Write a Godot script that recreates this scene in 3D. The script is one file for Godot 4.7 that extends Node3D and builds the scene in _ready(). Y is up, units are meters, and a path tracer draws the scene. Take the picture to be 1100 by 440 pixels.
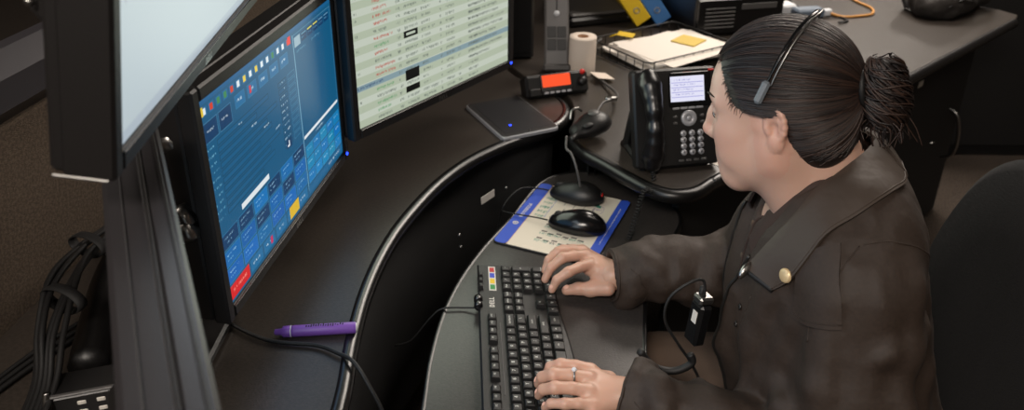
extends Node3D

var rng := RandomNumberGenerator.new()
var used := {}
var M := {}
const UP := Vector3.UP


# ---------------------------------------------------------------- signed distance grid and its mesh
class Field:
	var o: Vector3
	var c: float
	var nx: int
	var ny: int
	var nz: int
	var d := PackedFloat32Array()

	func _init(a: Vector3, b: Vector3, cell: float) -> void:
		o = a
		c = cell
		nx = int((b.x - a.x) / cell) + 2
		ny = int((b.y - a.y) / cell) + 2
		nz = int((b.z - a.z) / cell) + 2
		d.resize(nx * ny * nz)
		d.fill(1.0)

	func rangeof(lo: Vector3, hi: Vector3) -> Array:
		var l := ((lo - o) / c).floor()
		var h := ((hi - o) / c).ceil()
		return [maxi(0, int(l.x)), mini(nx - 1, int(h.x)), maxi(0, int(l.y)), mini(ny - 1, int(h.y)), maxi(0, int(l.z)), mini(nz - 1, int(h.z))]

	func join(i: int, v: float, k: float, cut: bool) -> void:
		var w := d[i]
		if cut:
			var h := maxf(k - absf(w + v), 0.0) / k
			d[i] = maxf(w, -v) + h * h * k * 0.25
		else:
			var h := maxf(k - absf(w - v), 0.0) / k
			d[i] = minf(w, v) - h * h * k * 0.25

	func cap(a: Vector3, b: Vector3, ra: float, rb: float, k := 0.01, cut := false) -> void:
		var m := maxf(ra, rb) + k + c * 2.5
		var e := Vector3(m, m, m)
		var r := rangeof(a.min(b) - e, a.max(b) + e)
		var ba := b - a
		var il := 1.0 / maxf(ba.length_squared(), 1e-9)
		for z in range(r[4], r[5] + 1):
			for y in range(r[2], r[3] + 1):
				var i: int = (z * ny + y) * nx + r[0]
				for x in range(r[0], r[1] + 1):
					var p := o + Vector3(x, y, z) * c - a
					var t := clampf(p.dot(ba) * il, 0.0, 1.0)
					var v := (p - ba * t).length() - lerpf(ra, rb, t)
					if v < m:
						join(i, v, k, cut)
					i += 1

	func chain(pts: Array, rad: Array, k := 0.01, cut := false) -> void:
		for i in pts.size() - 1:
			cap(pts[i], pts[i + 1], rad[i], rad[i + 1], k, cut)

	func ell(q: Vector3, rr: Vector3, basis: Basis, k := 0.01, cut := false) -> void:
		var m := maxf(rr.x, maxf(rr.y, rr.z)) + k + c * 2.5
		var e := Vector3(m, m, m)
		var r := rangeof(q - e, q + e)
		var inv := basis.orthonormalized().inverse()
		var r2 := rr * rr
		for z in range(r[4], r[5] + 1):
			for y in range(r[2], r[3] + 1):
				var i: int = (z * ny + y) * nx + r[0]
				for x in range(r[0], r[1] + 1):
					var p := inv * (o + Vector3(x, y, z) * c - q)
					var k0 := (p / rr).length()
					var k1 := (p / r2).length()
					var v := k0 * (k0 - 1.0) / maxf(k1, 1e-6) if k0 > 0.05 else -minf(rr.x, minf(rr.y, rr.z))
					if v < m:
						join(i, v, k, cut)
					i += 1

	func plane(q: Vector3, n: Vector3, reach: float) -> void:  # keeps what lies behind the plane, near q only
		var e := Vector3(reach, reach, reach)
		var r := rangeof(q - e, q + e)
		for z in range(r[4], r[5] + 1):
			for y in range(r[2], r[3] + 1):
				var i: int = (z * ny + y) * nx + r[0]
				for x in range(r[0], r[1] + 1):
					var p := o + Vector3(x, y, z) * c - q
					if p.length() < reach:
						d[i] = maxf(d[i], p.dot(n))
					i += 1

	func bump(f: Callable, band: float) -> void:
		var i := 0
		for z in nz:
			for y in ny:
				for x in nx:
					if absf(d[i]) < band:
						d[i] += f.call(o + Vector3(x, y, z) * c)
					i += 1

	func at(p: Vector3) -> float:
		var q := (p - o) / c
		q = q.clamp(Vector3.ZERO, Vector3(nx - 1.001, ny - 1.001, nz - 1.001))
		var f := q.floor()
		var t := q - f
		var i := (int(f.z) * ny + int(f.y)) * nx + int(f.x)
		var s := nx * ny
		var a := lerpf(lerpf(d[i], d[i + 1], t.x), lerpf(d[i + nx], d[i + nx + 1], t.x), t.y)
		var b := lerpf(lerpf(d[i + s], d[i + s + 1], t.x), lerpf(d[i + s + nx], d[i + s + nx + 1], t.x), t.y)
		return lerpf(a, b, t.z)

	func grad(p: Vector3) -> Vector3:
		var h := c * 1.2
		return Vector3(at(p + Vector3(h, 0, 0)) - at(p - Vector3(h, 0, 0)), at(p + Vector3(0, h, 0)) - at(p - Vector3(0, h, 0)), at(p + Vector3(0, 0, h)) - at(p - Vector3(0, 0, h))).normalized()

	func onto(p: Vector3, off: float) -> Vector3:  # p moved to the given height over the surface
		for i in 7:
			p += grad(p) * clampf(off - at(p), -0.02, 0.02)
		return p

	func mesh(V: PackedVector3Array, N: PackedVector3Array, I: PackedInt32Array) -> void:
		var id := PackedInt32Array()
		id.resize(nx * ny * nz)
		id.fill(-1)
		var s := nx * ny
		var first := V.size()
		var cells := PackedInt32Array()
		for z in nz - 1:
			for y in ny - 1:
				var i := (z * ny + y) * nx
				for x in nx - 1:
					var d0 := d[i]
					if absf(d0) > c * 2.2:
						i += 1
						continue
					var d1 := d[i + 1]
					var d2 := d[i + nx]
					var d3 := d[i + nx + 1]
					var d4 := d[i + s]
					var d5 := d[i + s + 1]
					var d6 := d[i + s + nx]
					var d7 := d[i + s + nx + 1]
					var n := int(d0 < 0) + int(d1 < 0) + int(d2 < 0) + int(d3 < 0) + int(d4 < 0) + int(d5 < 0) + int(d6 < 0) + int(d7 < 0)
					if n == 0 or n == 8:
						i += 1
						continue
					var p := Vector3.ZERO
					var k := 0
					if (d0 < 0) != (d1 < 0): p += Vector3(d0 / (d0 - d1), 0, 0); k += 1
					if (d2 < 0) != (d3 < 0): p += Vector3(d2 / (d2 - d3), 1, 0); k += 1
					if (d4 < 0) != (d5 < 0): p += Vector3(d4 / (d4 - d5), 0, 1); k += 1
					if (d6 < 0) != (d7 < 0): p += Vector3(d6 / (d6 - d7), 1, 1); k += 1
					if (d0 < 0) != (d2 < 0): p += Vector3(0, d0 / (d0 - d2), 0); k += 1
					if (d1 < 0) != (d3 < 0): p += Vector3(1, d1 / (d1 - d3), 0); k += 1
					if (d4 < 0) != (d6 < 0): p += Vector3(0, d4 / (d4 - d6), 1); k += 1
					if (d5 < 0) != (d7 < 0): p += Vector3(1, d5 / (d5 - d7), 1); k += 1
					if (d0 < 0) != (d4 < 0): p += Vector3(0, 0, d0 / (d0 - d4)); k += 1
					if (d1 < 0) != (d5 < 0): p += Vector3(1, 0, d1 / (d1 - d5)); k += 1
					if (d2 < 0) != (d6 < 0): p += Vector3(0, 1, d2 / (d2 - d6)); k += 1
					if (d3 < 0) != (d7 < 0): p += Vector3(1, 1, d3 / (d3 - d7)); k += 1
					id[i] = V.size()
					cells.append(i)
					V.append(o + (Vector3(x, y, z) + p / k) * c)
					N.append(Vector3(d1 + d3 + d5 + d7 - d0 - d2 - d4 - d6, d2 + d3 + d6 + d7 - d0 - d1 - d4 - d5, d4 + d5 + d6 + d7 - d0 - d1 - d2 - d3).normalized())
					i += 1
		for i in cells:
			var x := i % nx
			var y := (i / nx) % ny
			var z := i / s
			var ins := d[i] < 0
			if y > 0 and z > 0 and ins != (d[i + 1] < 0):
				quad(I, id[i - nx - s], id[i - s], id[i], id[i - nx], ins)
			if x > 0 and z > 0 and ins != (d[i + nx] < 0):
				quad(I, id[i - 1 - s], id[i - 1], id[i], id[i - s], ins)
			if x > 0 and y > 0 and ins != (d[i + s] < 0):
				quad(I, id[i - 1 - nx], id[i - nx], id[i], id[i - 1], ins)

	func quad(I: PackedInt32Array, a: int, b: int, e: int, f: int, ins: bool) -> void:
		if a < 0 or b < 0 or e < 0 or f < 0:
			return
		if ins:
			I.append_array([a, e, b, a, f, e])
		else:
			I.append_array([a, b, e, a, e, f])


func net(fields: Array, tint = null) -> ArrayMesh:
	var A := []
	A.resize(Mesh.ARRAY_MAX)
	var V := PackedVector3Array()
	var N := PackedVector3Array()
	var I := PackedInt32Array()
	for f in fields:
		f.mesh(V, N, I)
	A[Mesh.ARRAY_VERTEX] = V
	A[Mesh.ARRAY_NORMAL] = N
	A[Mesh.ARRAY_INDEX] = I
	if tint != null:
		var C := PackedColorArray()
		for p in V:
			C.append(tint.call(p))
		A[Mesh.ARRAY_COLOR] = C
	var m := ArrayMesh.new()
	m.add_surface_from_arrays(Mesh.PRIMITIVE_TRIANGLES, A)
	return m


# ---------------------------------------------------------------- nodes
func numbered(n: String) -> String:
	var k: int = used.get(n, 0)
	used[n] = k + 1
	return n if k == 0 else "%s_%03d" % [n, k]


func tag(o: Node3D, label: String, category := "", group := "", kind := "") -> Node3D:
	if label: o.set_meta("label", label)
	if category: o.set_meta("category", category)
	if group: o.set_meta("group", group)
	if kind: o.set_meta("kind", kind)
	return o


func thing(n: String, label: String, category: String, xf := Transform3D(), group := "") -> Node3D:
	var o := Node3D.new()
	o.name = numbered(n)
	add_child(o)
	o.transform = xf
	tag(o, label, category, group)
	return o


func part(n: String, mesh: Mesh, m: Material, parent: Node3D, xf := Transform3D(), label := "", kind := "") -> MeshInstance3D:
	var o := MeshInstance3D.new()
	o.name = n
	o.mesh = mesh
	o.material_override = m
	o.transform = xf
	parent.add_child(o, true)
	tag(o, label, "", "", kind)
	return o


func single(n: String, mesh: Mesh, m: Material, label: String, category: String, xf := Transform3D(), group := "", kind := "") -> MeshInstance3D:
	var o := part(numbered(n), mesh, m, self, xf)
	tag(o, label, category, group, kind)
	return o


func frame(p: Vector3, x: Vector3, y: Vector3) -> Transform3D:
	x = x.normalized()
	var z := x.cross(y).normalized()
	return Transform3D(Basis(x, z.cross(x), z), p)


func turn(p: Vector3, yaw := 0.0) -> Transform3D:
	return Transform3D(Basis(UP, yaw), p)


# ---------------------------------------------------------------- shapes
func S() -> SurfaceTool:
	var st := SurfaceTool.new()
	st.begin(Mesh.PRIMITIVE_TRIANGLES)
	return st


func fin(st: SurfaceTool) -> ArrayMesh:
	st.generate_normals()
	return st.commit()


func tri(st: SurfaceTool, a: Vector3, b: Vector3, c: Vector3, n: Vector3) -> void:
	if (b - a).cross(c - a).dot(n) > 0:
		var t := b
		b = c
		c = t
	st.add_vertex(a)
	st.add_vertex(b)
	st.add_vertex(c)


func quad(st: SurfaceTool, a: Vector3, b: Vector3, c: Vector3, d: Vector3, n: Vector3) -> void:
	tri(st, a, b, c, n)
	tri(st, a, c, d, n)


# a bevelled box added to st, placed by xf
func bx(st: SurfaceTool, size: Vector3, xf := Transform3D(), r := 0.002) -> void:
	var h := size / 2
	r = minf(r, minf(h.x, minf(h.y, h.z)) * 0.98)
	st.set_smooth_group(-1)
	for s: int in [-1, 1]:
		for ax in 3:
			var n := Vector3.ZERO
			n[ax] = s
			var u := (ax + 1) % 3
			var v := (ax + 2) % 3
			var q := []
			for k in [[-1, -1], [1, -1], [1, 1], [-1, 1]]:
				var p := Vector3.ZERO
				p[ax] = s * h[ax]
				p[u] = k[0] * (h[u] - r)
				p[v] = k[1] * (h[v] - r)
				q.append(xf * p)
			quad(st, q[0], q[1], q[2], q[3], xf.basis * n)
	for ax in 3:
		var u := (ax + 1) % 3
		var v := (ax + 2) % 3
		for su in [-1, 1]:
			for sv in [-1, 1]:
				var q := []
				for k in [[-1, 0], [1, 0], [1, 1], [-1, 1]]:
					var p := Vector3.ZERO
					p[ax] = k[0] * (h[ax] - r)
					p[u] = su * (h[u] - (0.0 if k[1] == 0 else r))
					p[v] = sv * (h[v] - (r if k[1] == 0 else 0.0))
					q.append(xf * p)
				var n := Vector3.ZERO
				n[u] = su
				n[v] = sv
				quad(st, q[0], q[1], q[2], q[3], xf.basis * n)
	for sx in [-1, 1]:
		for sy in [-1, 1]:
			for sz in [-1, 1]:
				var s := Vector3(sx, sy, sz)
				var i := h - Vector3(r, r, r)
				tri(st, xf * (s * Vector3(h.x, i.y, i.z)), xf * (s * Vector3(i.x, h.y, i.z)), xf * (s * Vector3(i.x, i.y, h.z)), xf.basis * s)
	st.set_smooth_group(0)


func box(size: Vector3, r := 0.002) -> ArrayMesh:
	var st := S()
	bx(st, size, Transform3D(), r)
	return fin(st)


func off(x: float, y: float, z: float) -> Transform3D:
	return Transform3D(Basis(), Vector3(x, y, z))


# catmull-rom through the points
func smooth(p: Array, n := 6, closed := false) -> PackedVector3Array:
	var out := PackedVector3Array()
	var k := p.size()
	for i in (k if closed else k - 1):
		var a: Vector3 = p[(i - 1 + k) % k] if closed or i > 0 else p[0]
		var b: Vector3 = p[i]
		var c: Vector3 = p[(i + 1) % k]
		var d: Vector3 = p[(i + 2) % k] if closed or i + 2 < k else p[k - 1]
		for j in n:
			out.append(b.cubic_interpolate(c, a, d, float(j) / n))
	if not closed:
		out.append(p[k - 1])
	return out


func tube(st: SurfaceTool, pts: PackedVector3Array, r, sides := 8, flat := 1.0, hint := Vector3.ZERO, closed := false) -> void:
	var k := pts.size()
	var rings := []
	var u := Vector3.ZERO
	for i in k:
		var t := (pts[(i + 1) % k] - pts[i - 1] if closed else pts[mini(i + 1, k - 1)] - pts[maxi(i - 1, 0)]).normalized()
		if hint != Vector3.ZERO:
			u = hint
		elif i == 0:
			u = Vector3.UP if absf(t.y) < 0.9 else Vector3.RIGHT
		u = (u - t * u.dot(t)).normalized()
		var w := t.cross(u)
		var rad: float = r[i] if r is Array or r is PackedFloat32Array else r
		var ring := PackedVector3Array()
		for j in sides:
			var a := TAU * j / sides
			ring.append(pts[i] + u * cos(a) * rad * flat + w * sin(a) * rad)
		rings.append(ring)
	for i in (k if closed else k - 1):
		var n := (i + 1) % k
		for j in sides:
			var l := (j + 1) % sides
			quad(st, rings[i][j], rings[i][l], rings[n][l], rings[n][j], rings[i][j] + rings[i][l] - pts[i] * 2.0)
	if not closed:
		for e in [0, k - 1]:
			var n: Vector3 = pts[0] - pts[1] if e == 0 else pts[k - 1] - pts[k - 2]
			for j in sides:
				tri(st, pts[e], rings[e][j], rings[e][(j + 1) % sides], n)


func rod(pts: Array, r, sides := 8, n := 6, flat := 1.0, hint := Vector3.ZERO) -> ArrayMesh:
	var st := S()
	tube(st, smooth(pts, n) if n > 0 else PackedVector3Array(pts), r, sides, flat, hint)
	return fin(st)


# profile points are (radius, height)
func lathe(st: SurfaceTool, prof: Array, seg := 24, xf := Transform3D(), sharp := false) -> void:
	if sharp: st.set_smooth_group(-1)
	for i in prof.size() - 1:
		var a: Vector2 = prof[i]
		var b: Vector2 = prof[i + 1]
		var t := b - a
		for j in seg:
			var p := TAU * j / seg
			var q := TAU * (j + 1) / seg
			var m := (p + q) / 2
			var n := Vector3(cos(m) * t.y, -t.x, sin(m) * t.y)
			quad(st, xf * Vector3(cos(p) * a.x, a.y, sin(p) * a.x), xf * Vector3(cos(q) * a.x, a.y, sin(q) * a.x), xf * Vector3(cos(q) * b.x, b.y, sin(q) * b.x), xf * Vector3(cos(p) * b.x, b.y, sin(p) * b.x), xf.basis * n)
	st.set_smooth_group(0)


func spun(prof: Array, seg := 24, xf := Transform3D(), sharp := false) -> ArrayMesh:
	var st := S()
	lathe(st, prof, seg, xf, sharp)
	return fin(st)


func rrect(w: float, h: float, r: float, n := 4) -> PackedVector2Array:
	var out := PackedVector2Array()
	for k in 4:
		var c := Vector2([1, -1, -1, 1][k] * (w / 2 - r), [1, 1, -1, -1][k] * (h / 2 - r))
		for j in n + 1:
			out.append(c + Vector2.from_angle(PI / 2 * k + PI / 2 * j / n) * r)
	return out


func inset(poly: PackedVector2Array, by: float) -> PackedVector2Array:
	var out := PackedVector2Array()
	var k := poly.size()
	var s := 1.0 if Geometry2D.is_polygon_clockwise(poly) else -1.0
	for i in k:
		var a := (poly[i] - poly[(i - 1 + k) % k]).normalized()
		var b := (poly[(i + 1) % k] - poly[i]).normalized()
		var n := ((a + b).orthogonal() * -s).normalized()
		out.append(poly[i] - n * by / maxf(0.4, absf(n.dot(a.orthogonal().normalized()))))
	return out


# a plate over an outline in the xz plane, its upper edge bevelled
func slab(st: SurfaceTool, poly: PackedVector2Array, y0: float, y1: float, bev := 0.0, xf := Transform3D()) -> void:
	st.set_smooth_group(-1)
	var k := poly.size()
	var s := 1.0 if Geometry2D.is_polygon_clockwise(poly) else -1.0
	var top := inset(poly, bev) if bev > 0 else poly
	var idx := Geometry2D.triangulate_polygon(top)
	if idx.is_empty():
		idx = Geometry2D.triangulate_polygon(poly)
		if idx.is_empty(): print("slab without a top ", poly)
	for i in idx.size() / 3:
		for lv in 2:
			var q: PackedVector2Array = top if lv else poly
			var y := y1 if lv else y0
			tri(st, xf * Vector3(q[idx[i * 3]].x, y, q[idx[i * 3]].y), xf * Vector3(q[idx[i * 3 + 1]].x, y, q[idx[i * 3 + 1]].y), xf * Vector3(q[idx[i * 3 + 2]].x, y, q[idx[i * 3 + 2]].y), xf.basis * (UP if lv else -UP))
	st.set_smooth_group(1)
	for i in k:
		var a := poly[i]
		var b := poly[(i + 1) % k]
		var c := top[i]
		var d := top[(i + 1) % k]
		var o := (b - a).orthogonal() * -s
		var n := xf.basis * Vector3(o.x, 0, o.y)
		quad(st, xf * Vector3(a.x, y0, a.y), xf * Vector3(b.x, y0, b.y), xf * Vector3(b.x, y1 - bev, b.y), xf * Vector3(a.x, y1 - bev, a.y), n)
		if bev > 0:
			st.set_smooth_group(2)
			quad(st, xf * Vector3(a.x, y1 - bev, a.y), xf * Vector3(b.x, y1 - bev, b.y), xf * Vector3(d.x, y1, d.y), xf * Vector3(c.x, y1, c.y), n.normalized() + xf.basis * UP)
			st.set_smooth_group(1)
	st.set_smooth_group(0)


func plate(poly: PackedVector2Array, y0: float, y1: float, bev := 0.0) -> ArrayMesh:
	var st := S()
	slab(st, poly, y0, y1, bev)
	return fin(st)


# a profile (outward, up) swept along a level path
func sweep(path: PackedVector3Array, prof: Array, side := 1.0) -> ArrayMesh:
	var st := S()
	var rows := []
	for i in path.size():
		var t := (path[mini(i + 1, path.size() - 1)] - path[maxi(i - 1, 0)]).normalized()
		var o := t.cross(UP).normalized() * side
		var r := []
		for q in prof:
			r.append(path[i] + o * q.x + UP * q.y)
		rows.append(r)
	var mid := Vector2.ZERO
	for q in prof:
		mid += q / prof.size()
	for i in path.size() - 1:
		var t := (path[i + 1] - path[i]).normalized()
		var o := t.cross(UP).normalized() * side
		for j in prof.size():
			var l := (j + 1) % prof.size()
			var m: Vector2 = (prof[j] + prof[l]) / 2 - mid
			quad(st, rows[i][j], rows[i][l], rows[i + 1][l], rows[i + 1][j], o * m.x + UP * m.y)
	return fin(st)


# a picture on a flat piece facing +z of xf
func picture(w: float, h: float) -> ArrayMesh:
	var st := S()
	var p := [Vector3(-w / 2, h / 2, 0), Vector3(w / 2, h / 2, 0), Vector3(w / 2, -h / 2, 0), Vector3(-w / 2, -h / 2, 0)]
	var u := [Vector2(0, 0), Vector2(1, 0), Vector2(1, 1), Vector2(0, 1)]
	for i in [0, 1, 2, 0, 2, 3]:
		st.set_uv(u[i])
		st.set_normal(Vector3.BACK)
		st.add_vertex(p[i])
	return st.commit()


func letters(t: String, height: float, bold := false, depth := 0.0003) -> TextMesh:
	var m := TextMesh.new()
	var f := SystemFont.new()
	f.font_names = PackedStringArray(["Droid Sans"])
	if bold: f.font_weight = 700
	m.font = f
	m.font_size = 24
	m.curve_step = 3.0
	m.text = t
	m.pixel_size = height / 17.0
	m.depth = depth
	return m


# a disc-like ball with three radii
func ball(rr: Vector3, seg := 16) -> ArrayMesh:
	var st := S()
	var pr := []
	for i in seg / 2 + 1:
		var a := -PI / 2 + PI * i / (seg / 2)
		pr.append(Vector2(maxf(cos(a), 0.0), sin(a)))
	lathe(st, pr, seg, Transform3D(Basis.from_scale(rr), Vector3.ZERO))
	return fin(st)


# ---------------------------------------------------------------- materials
func mat(n: String, c: Color, rough := 0.5, metal := 0.0) -> StandardMaterial3D:
	var m := StandardMaterial3D.new()
	m.resource_name = n
	m.albedo_color = c
	m.roughness = rough
	m.metallic = metal
	M[n] = m
	return m


func noise(freq: float, oct := 3, kind := FastNoiseLite.TYPE_SIMPLEX_SMOOTH, s := 1) -> FastNoiseLite:
	var f := FastNoiseLite.new()
	f.noise_type = kind
	f.seed = s
	f.frequency = freq
	f.fractal_octaves = oct
	return f


func ntex(freq: float, oct: int, size := 256, ramp: Array = [], s := 1, normal := false, strength := 4.0) -> NoiseTexture2D:
	var t := NoiseTexture2D.new()
	t.width = size
	t.height = size
	t.seamless = true
	t.noise = noise(freq, oct, FastNoiseLite.TYPE_SIMPLEX_SMOOTH, s)
	if normal:
		t.as_normal_map = true
		t.bump_strength = strength
	elif ramp:
		var g := Gradient.new()
		g.offsets = PackedFloat32Array([0.25, 0.75])
		g.colors = PackedColorArray([ramp[0], ramp[1]])
		t.color_ramp = g
	return t


func grain(m: StandardMaterial3D, scale: float, col: Texture2D = null, nor: Texture2D = null, ns := 0.5, rou: Texture2D = null) -> void:
	m.uv1_triplanar = true
	m.uv1_world_triplanar = true
	m.uv1_scale = Vector3(scale, scale, scale)
	if col: m.albedo_texture = col
	if nor:
		m.normal_enabled = true
		m.normal_texture = nor
		m.normal_scale = ns
	if rou: m.roughness_texture = rou


func glow(n: String, c: Color, e: float, tex: Texture2D = null) -> StandardMaterial3D:
	var m := mat(n, Color(0.02, 0.02, 0.02), 0.4)
	m.emission_enabled = true
	if tex:
		m.emission_texture = tex
		m.emission = Color.BLACK
	else:
		m.emission = c
	m.emission_energy_multiplier = e
	return m


func materials() -> void:
	var fine := ntex(0.12, 3, 256, [Color(0.72, 0.72, 0.72), Color(1, 1, 1)], 3)
	var bump := ntex(0.25, 3, 256, [], 4, true, 3.0)
	var weave := ntex(0.35, 2, 256, [], 5, true, 6.0)
	var lam := ntex(0.12, 3, 256, [Color(0.88, 0.88, 0.88), Color(1, 1, 1)], 3)
	grain(mat("laminate", Color8(57, 51, 46), 0.36), 4.0, lam, bump, 0.05)
	grain(mat("tray_laminate", Color8(54, 50, 48), 0.32), 4.0, lam, bump, 0.05)
	mat("black_panel", Color8(12, 11, 11), 0.75)
	mat("edge", Color8(22, 21, 21), 0.27, 0.0)
	mat("tray_edge", Color8(16, 15, 15), 0.34)
	mat("handset_black", Color8(17, 16, 17), 0.3)
	mat("chrome", Color8(150, 150, 150), 0.18, 1.0)
	mat("steel", Color8(150, 148, 145), 0.32, 1.0)
	grain(mat("bezel", Color8(20, 18, 18), 0.5), 8.0, null, bump, 0.12)
	mat("black_gloss", Color8(15, 15, 16), 0.2)
	grain(mat("black_plastic", Color8(17, 16, 16), 0.42), 9.0, null, bump, 0.15)
	mat("rubber", Color8(15, 14, 14), 0.6)
	grain(mat("grey_plastic", Color8(74, 72, 71), 0.5), 9.0, null, bump, 0.15)
	grain(mat("housing", Color8(40, 38, 40), 0.38), 9.0, null, bump, 0.15)
	grain(mat("partition_fabric", Color8(104, 89, 74), 0.95), 7.0, ntex(0.08, 4, 256, [Color(0.75, 0.75, 0.75), Color(1, 1, 1)], 8), weave, 0.8)
	mat("cap", Color8(58, 56, 60), 0.35, 0.2)
	grain(mat("carpet", Color8(92, 78, 66), 0.98), 3.0, ntex(0.2, 4, 256, [Color(0.5, 0.5, 0.5), Color(1, 1, 1)], 9), weave, 1.0)
	grain(mat("room_paint", Color8(120, 112, 104), 0.9), 2.0, fine)
	grain(mat("ceiling_tile", Color8(190, 186, 178), 0.95), 3.0, fine)
	var jk := mat("jacket_cloth", Color8(50, 37, 28), 0.7)
	grain(jk, 3.6, ntex(0.2, 4, 256, [Color(0.84, 0.84, 0.84), Color(1, 1, 1)], 11), ntex(0.016, 3, 512, [], 16, true, 10.0), 0.16)
	grain(mat("collar_cloth", Color8(60, 49, 41), 0.6), 3.6, null, jk.normal_texture, 0.16)
	grain(mat("shirt_cloth", Color8(52, 37, 31), 0.85), 22.0, null, weave, 0.35)
	grain(mat("trouser_cloth", Color8(78, 62, 50), 0.85), 18.0, null, weave, 0.35)
	var ch := mat("chair_fabric", Color8(19, 19, 21), 0.95)
	grain(ch, 12.0, ntex(0.2, 3, 256, [Color(0.6, 0.6, 0.6), Color(1, 1, 1)], 12), weave, 0.8)
	var sk := mat("skin", Color.WHITE, 0.45)
	sk.vertex_color_use_as_albedo = true
	sk.subsurf_scatter_enabled = true
	sk.subsurf_scatter_strength = 0.12
	grain(sk, 20.0, null, ntex(0.2, 3, 256, [], 14, true, 2.0), 0.07)
	mat("hair_base", Color8(22, 15, 13), 0.5)
	mat("hair_dark", Color8(27, 18, 15), 0.47)
	mat("hair_light", Color8(52, 35, 27), 0.5)
	mat("paper", Color8(222, 214, 204), 0.9)
	mat("white_label", Color8(205, 200, 192), 0.7)
	mat("yellow", Color8(214, 178, 22), 0.6)
	mat("pale_yellow", Color8(205, 178, 92), 0.85)
	mat("blue_cover", Color8(52, 104, 160), 0.55)
	mat("purple", Color8(124, 80, 170), 0.4)
	mat("tissue", Color8(214, 200, 186), 0.95)
	mat("cardboard", Color8(142, 104, 76), 0.9)
	mat("legend", Color8(196, 196, 190), 0.6)
	mat("red", Color8(196, 30, 24), 0.45)
	mat("key_red", Color8(170, 26, 26), 0.5)
	mat("key_blue", Color8(36, 62, 178), 0.5)
	mat("key_green", Color8(36, 128, 58), 0.5)
	mat("gold", Color8(224, 196, 150), 0.4, 0.35)
	mat("eye_white", Color8(214, 206, 198), 0.2)
	mat("iris", Color8(44, 28, 20), 0.15)
	mat("nail", Color8(226, 178, 158), 0.3)
	mat("pad_blue", Color8(40, 74, 178), 0.6)
	mat("tan_cord", Color8(190, 134, 66), 0.6)
	mat("white_plastic", Color8(206, 208, 212), 0.4)
	mat("button_grey", Color8(176, 176, 180), 0.35, 0.4)
	var gl := mat("tablet_glass", Color8(10, 10, 16), 0.06)
	gl.clearcoat_enabled = true


# ---------------------------------------------------------------- camera, light, exposure
const EXPOSURE := 1.0
const SCREEN_E := [0.76, 1.0, 0.72]
# x, z, width, depth, label, energy
const LAMPS := [
	[-2.1, -1.3, 0.6, 1.2, "recessed ceiling light beyond the cubicle partition", 1.6],
	[-0.5, 1.0, 1.2, 0.6, "recessed ceiling light behind the camera", 8.0],
	[1.5, -3.9, 1.5, 1.2, "large recessed ceiling light over the far desk", 9.0],
	[1.3, -2.2, 1.2, 0.6, "recessed ceiling light over the desk with the telephone", 2.8],
	[1.6, -5.6, 1.2, 0.6, "recessed ceiling light far beyond the desks", 2.2],
	[2.1, 0.9, 1.2, 0.6, "recessed ceiling light over the aisle behind her", 0.5],
	[3.8, -7.8, 1.2, 0.6, "recessed ceiling light in the farthest corner", 1.5],
]
const HEAD := [33.6, 15.0, 1.0]
const NECK := Vector3(0.448, 0.985, -0.998)
const TRUNK := -0.24
const KNOBS := [Vector3(-0.420, 1.105, -0.883), Vector3(-0.411, 1.011, -0.862), Vector3(-0.407, 0.994, -0.855)]
const BUN := Vector3(-0.143, 0.028, 0.0)
const CHAIR_BACK := [Vector3(0.79, 0.675, -1.0), Vector3(0.1, 0, -1.0), Vector3(0.2, 1, 0)]


func setup() -> void:
	var cam := Camera3D.new()
	cam.name = "camera"
	add_child(cam)
	cam.projection = Camera3D.PROJECTION_FRUSTUM
	cam.near = 0.05
	cam.far = 60.0
	cam.size = 0.05 * 440.0 / 861.4
	cam.frustum_offset = Vector2(0, -0.05 * 72.94 / 861.4)
	cam.position = Vector3(0, 1.53, 0)
	cam.basis = Basis(Vector3.RIGHT, deg_to_rad(-25.17)) * Basis(Vector3.BACK, deg_to_rad(0.6))
	cam.current = true
	var at := CameraAttributesPhysical.new()
	at.frustum_focal_length = 28.0
	at.frustum_focus_distance = 1.18
	at.exposure_aperture = 5.0
	at.frustum_near = 0.05
	at.frustum_far = 60.0
	cam.attributes = at
	cam.size = 0.05 * 440.0 / 861.4
	cam.projection = Camera3D.PROJECTION_FRUSTUM
	var we := WorldEnvironment.new()
	we.name = "world"
	var e := Environment.new()
	e.background_mode = Environment.BG_COLOR
	e.background_color = Color(0.01, 0.01, 0.012)
	e.tonemap_mode = Environment.TONE_MAPPER_LINEAR
	e.tonemap_exposure = EXPOSURE
	e.sdfgi_enabled = true
	e.ssao_enabled = true
	e.ssil_enabled = true
	we.environment = e
	add_child(we)
	for q in LAMPS:
		var l := AreaLight3D.new()
		l.name = "ceiling_area_light"
		add_child(l, true)
		l.position = Vector3(q[0], 2.66, q[1])
		l.basis = Basis(Vector3.RIGHT, -PI / 2)
		l.area_size = Vector2(q[2] - 0.08, q[3] - 0.08)
		l.light_energy = q[5]
		l.light_color = Color(1.0, 0.955, 0.91)
		l.area_range = 14.0
		l.area_attenuation = 2.0
		l.shadow_enabled = true


# ---------------------------------------------------------------- flat print: screens and the mouse mat
func canvas(w: int, h: int, c: Color) -> Image:
	var im := Image.create(w, h, false, Image.FORMAT_RGB8)
	im.fill(c)
	return im


func r(im: Image, x: float, y: float, w: float, h: float, c: Color) -> void:
	im.fill_rect(Rect2i(int(x), int(y), maxi(1, int(w)), maxi(1, int(h))), c)


func rim(im: Image, x: float, y: float, w: float, h: float, c: Color, t := 1.0) -> void:
	r(im, x, y, w, t, c)
	r(im, x, y + h - t, w, t, c)
	r(im, x, y, t, h, c)
	r(im, x + w - t, y, t, h, c)


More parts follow.
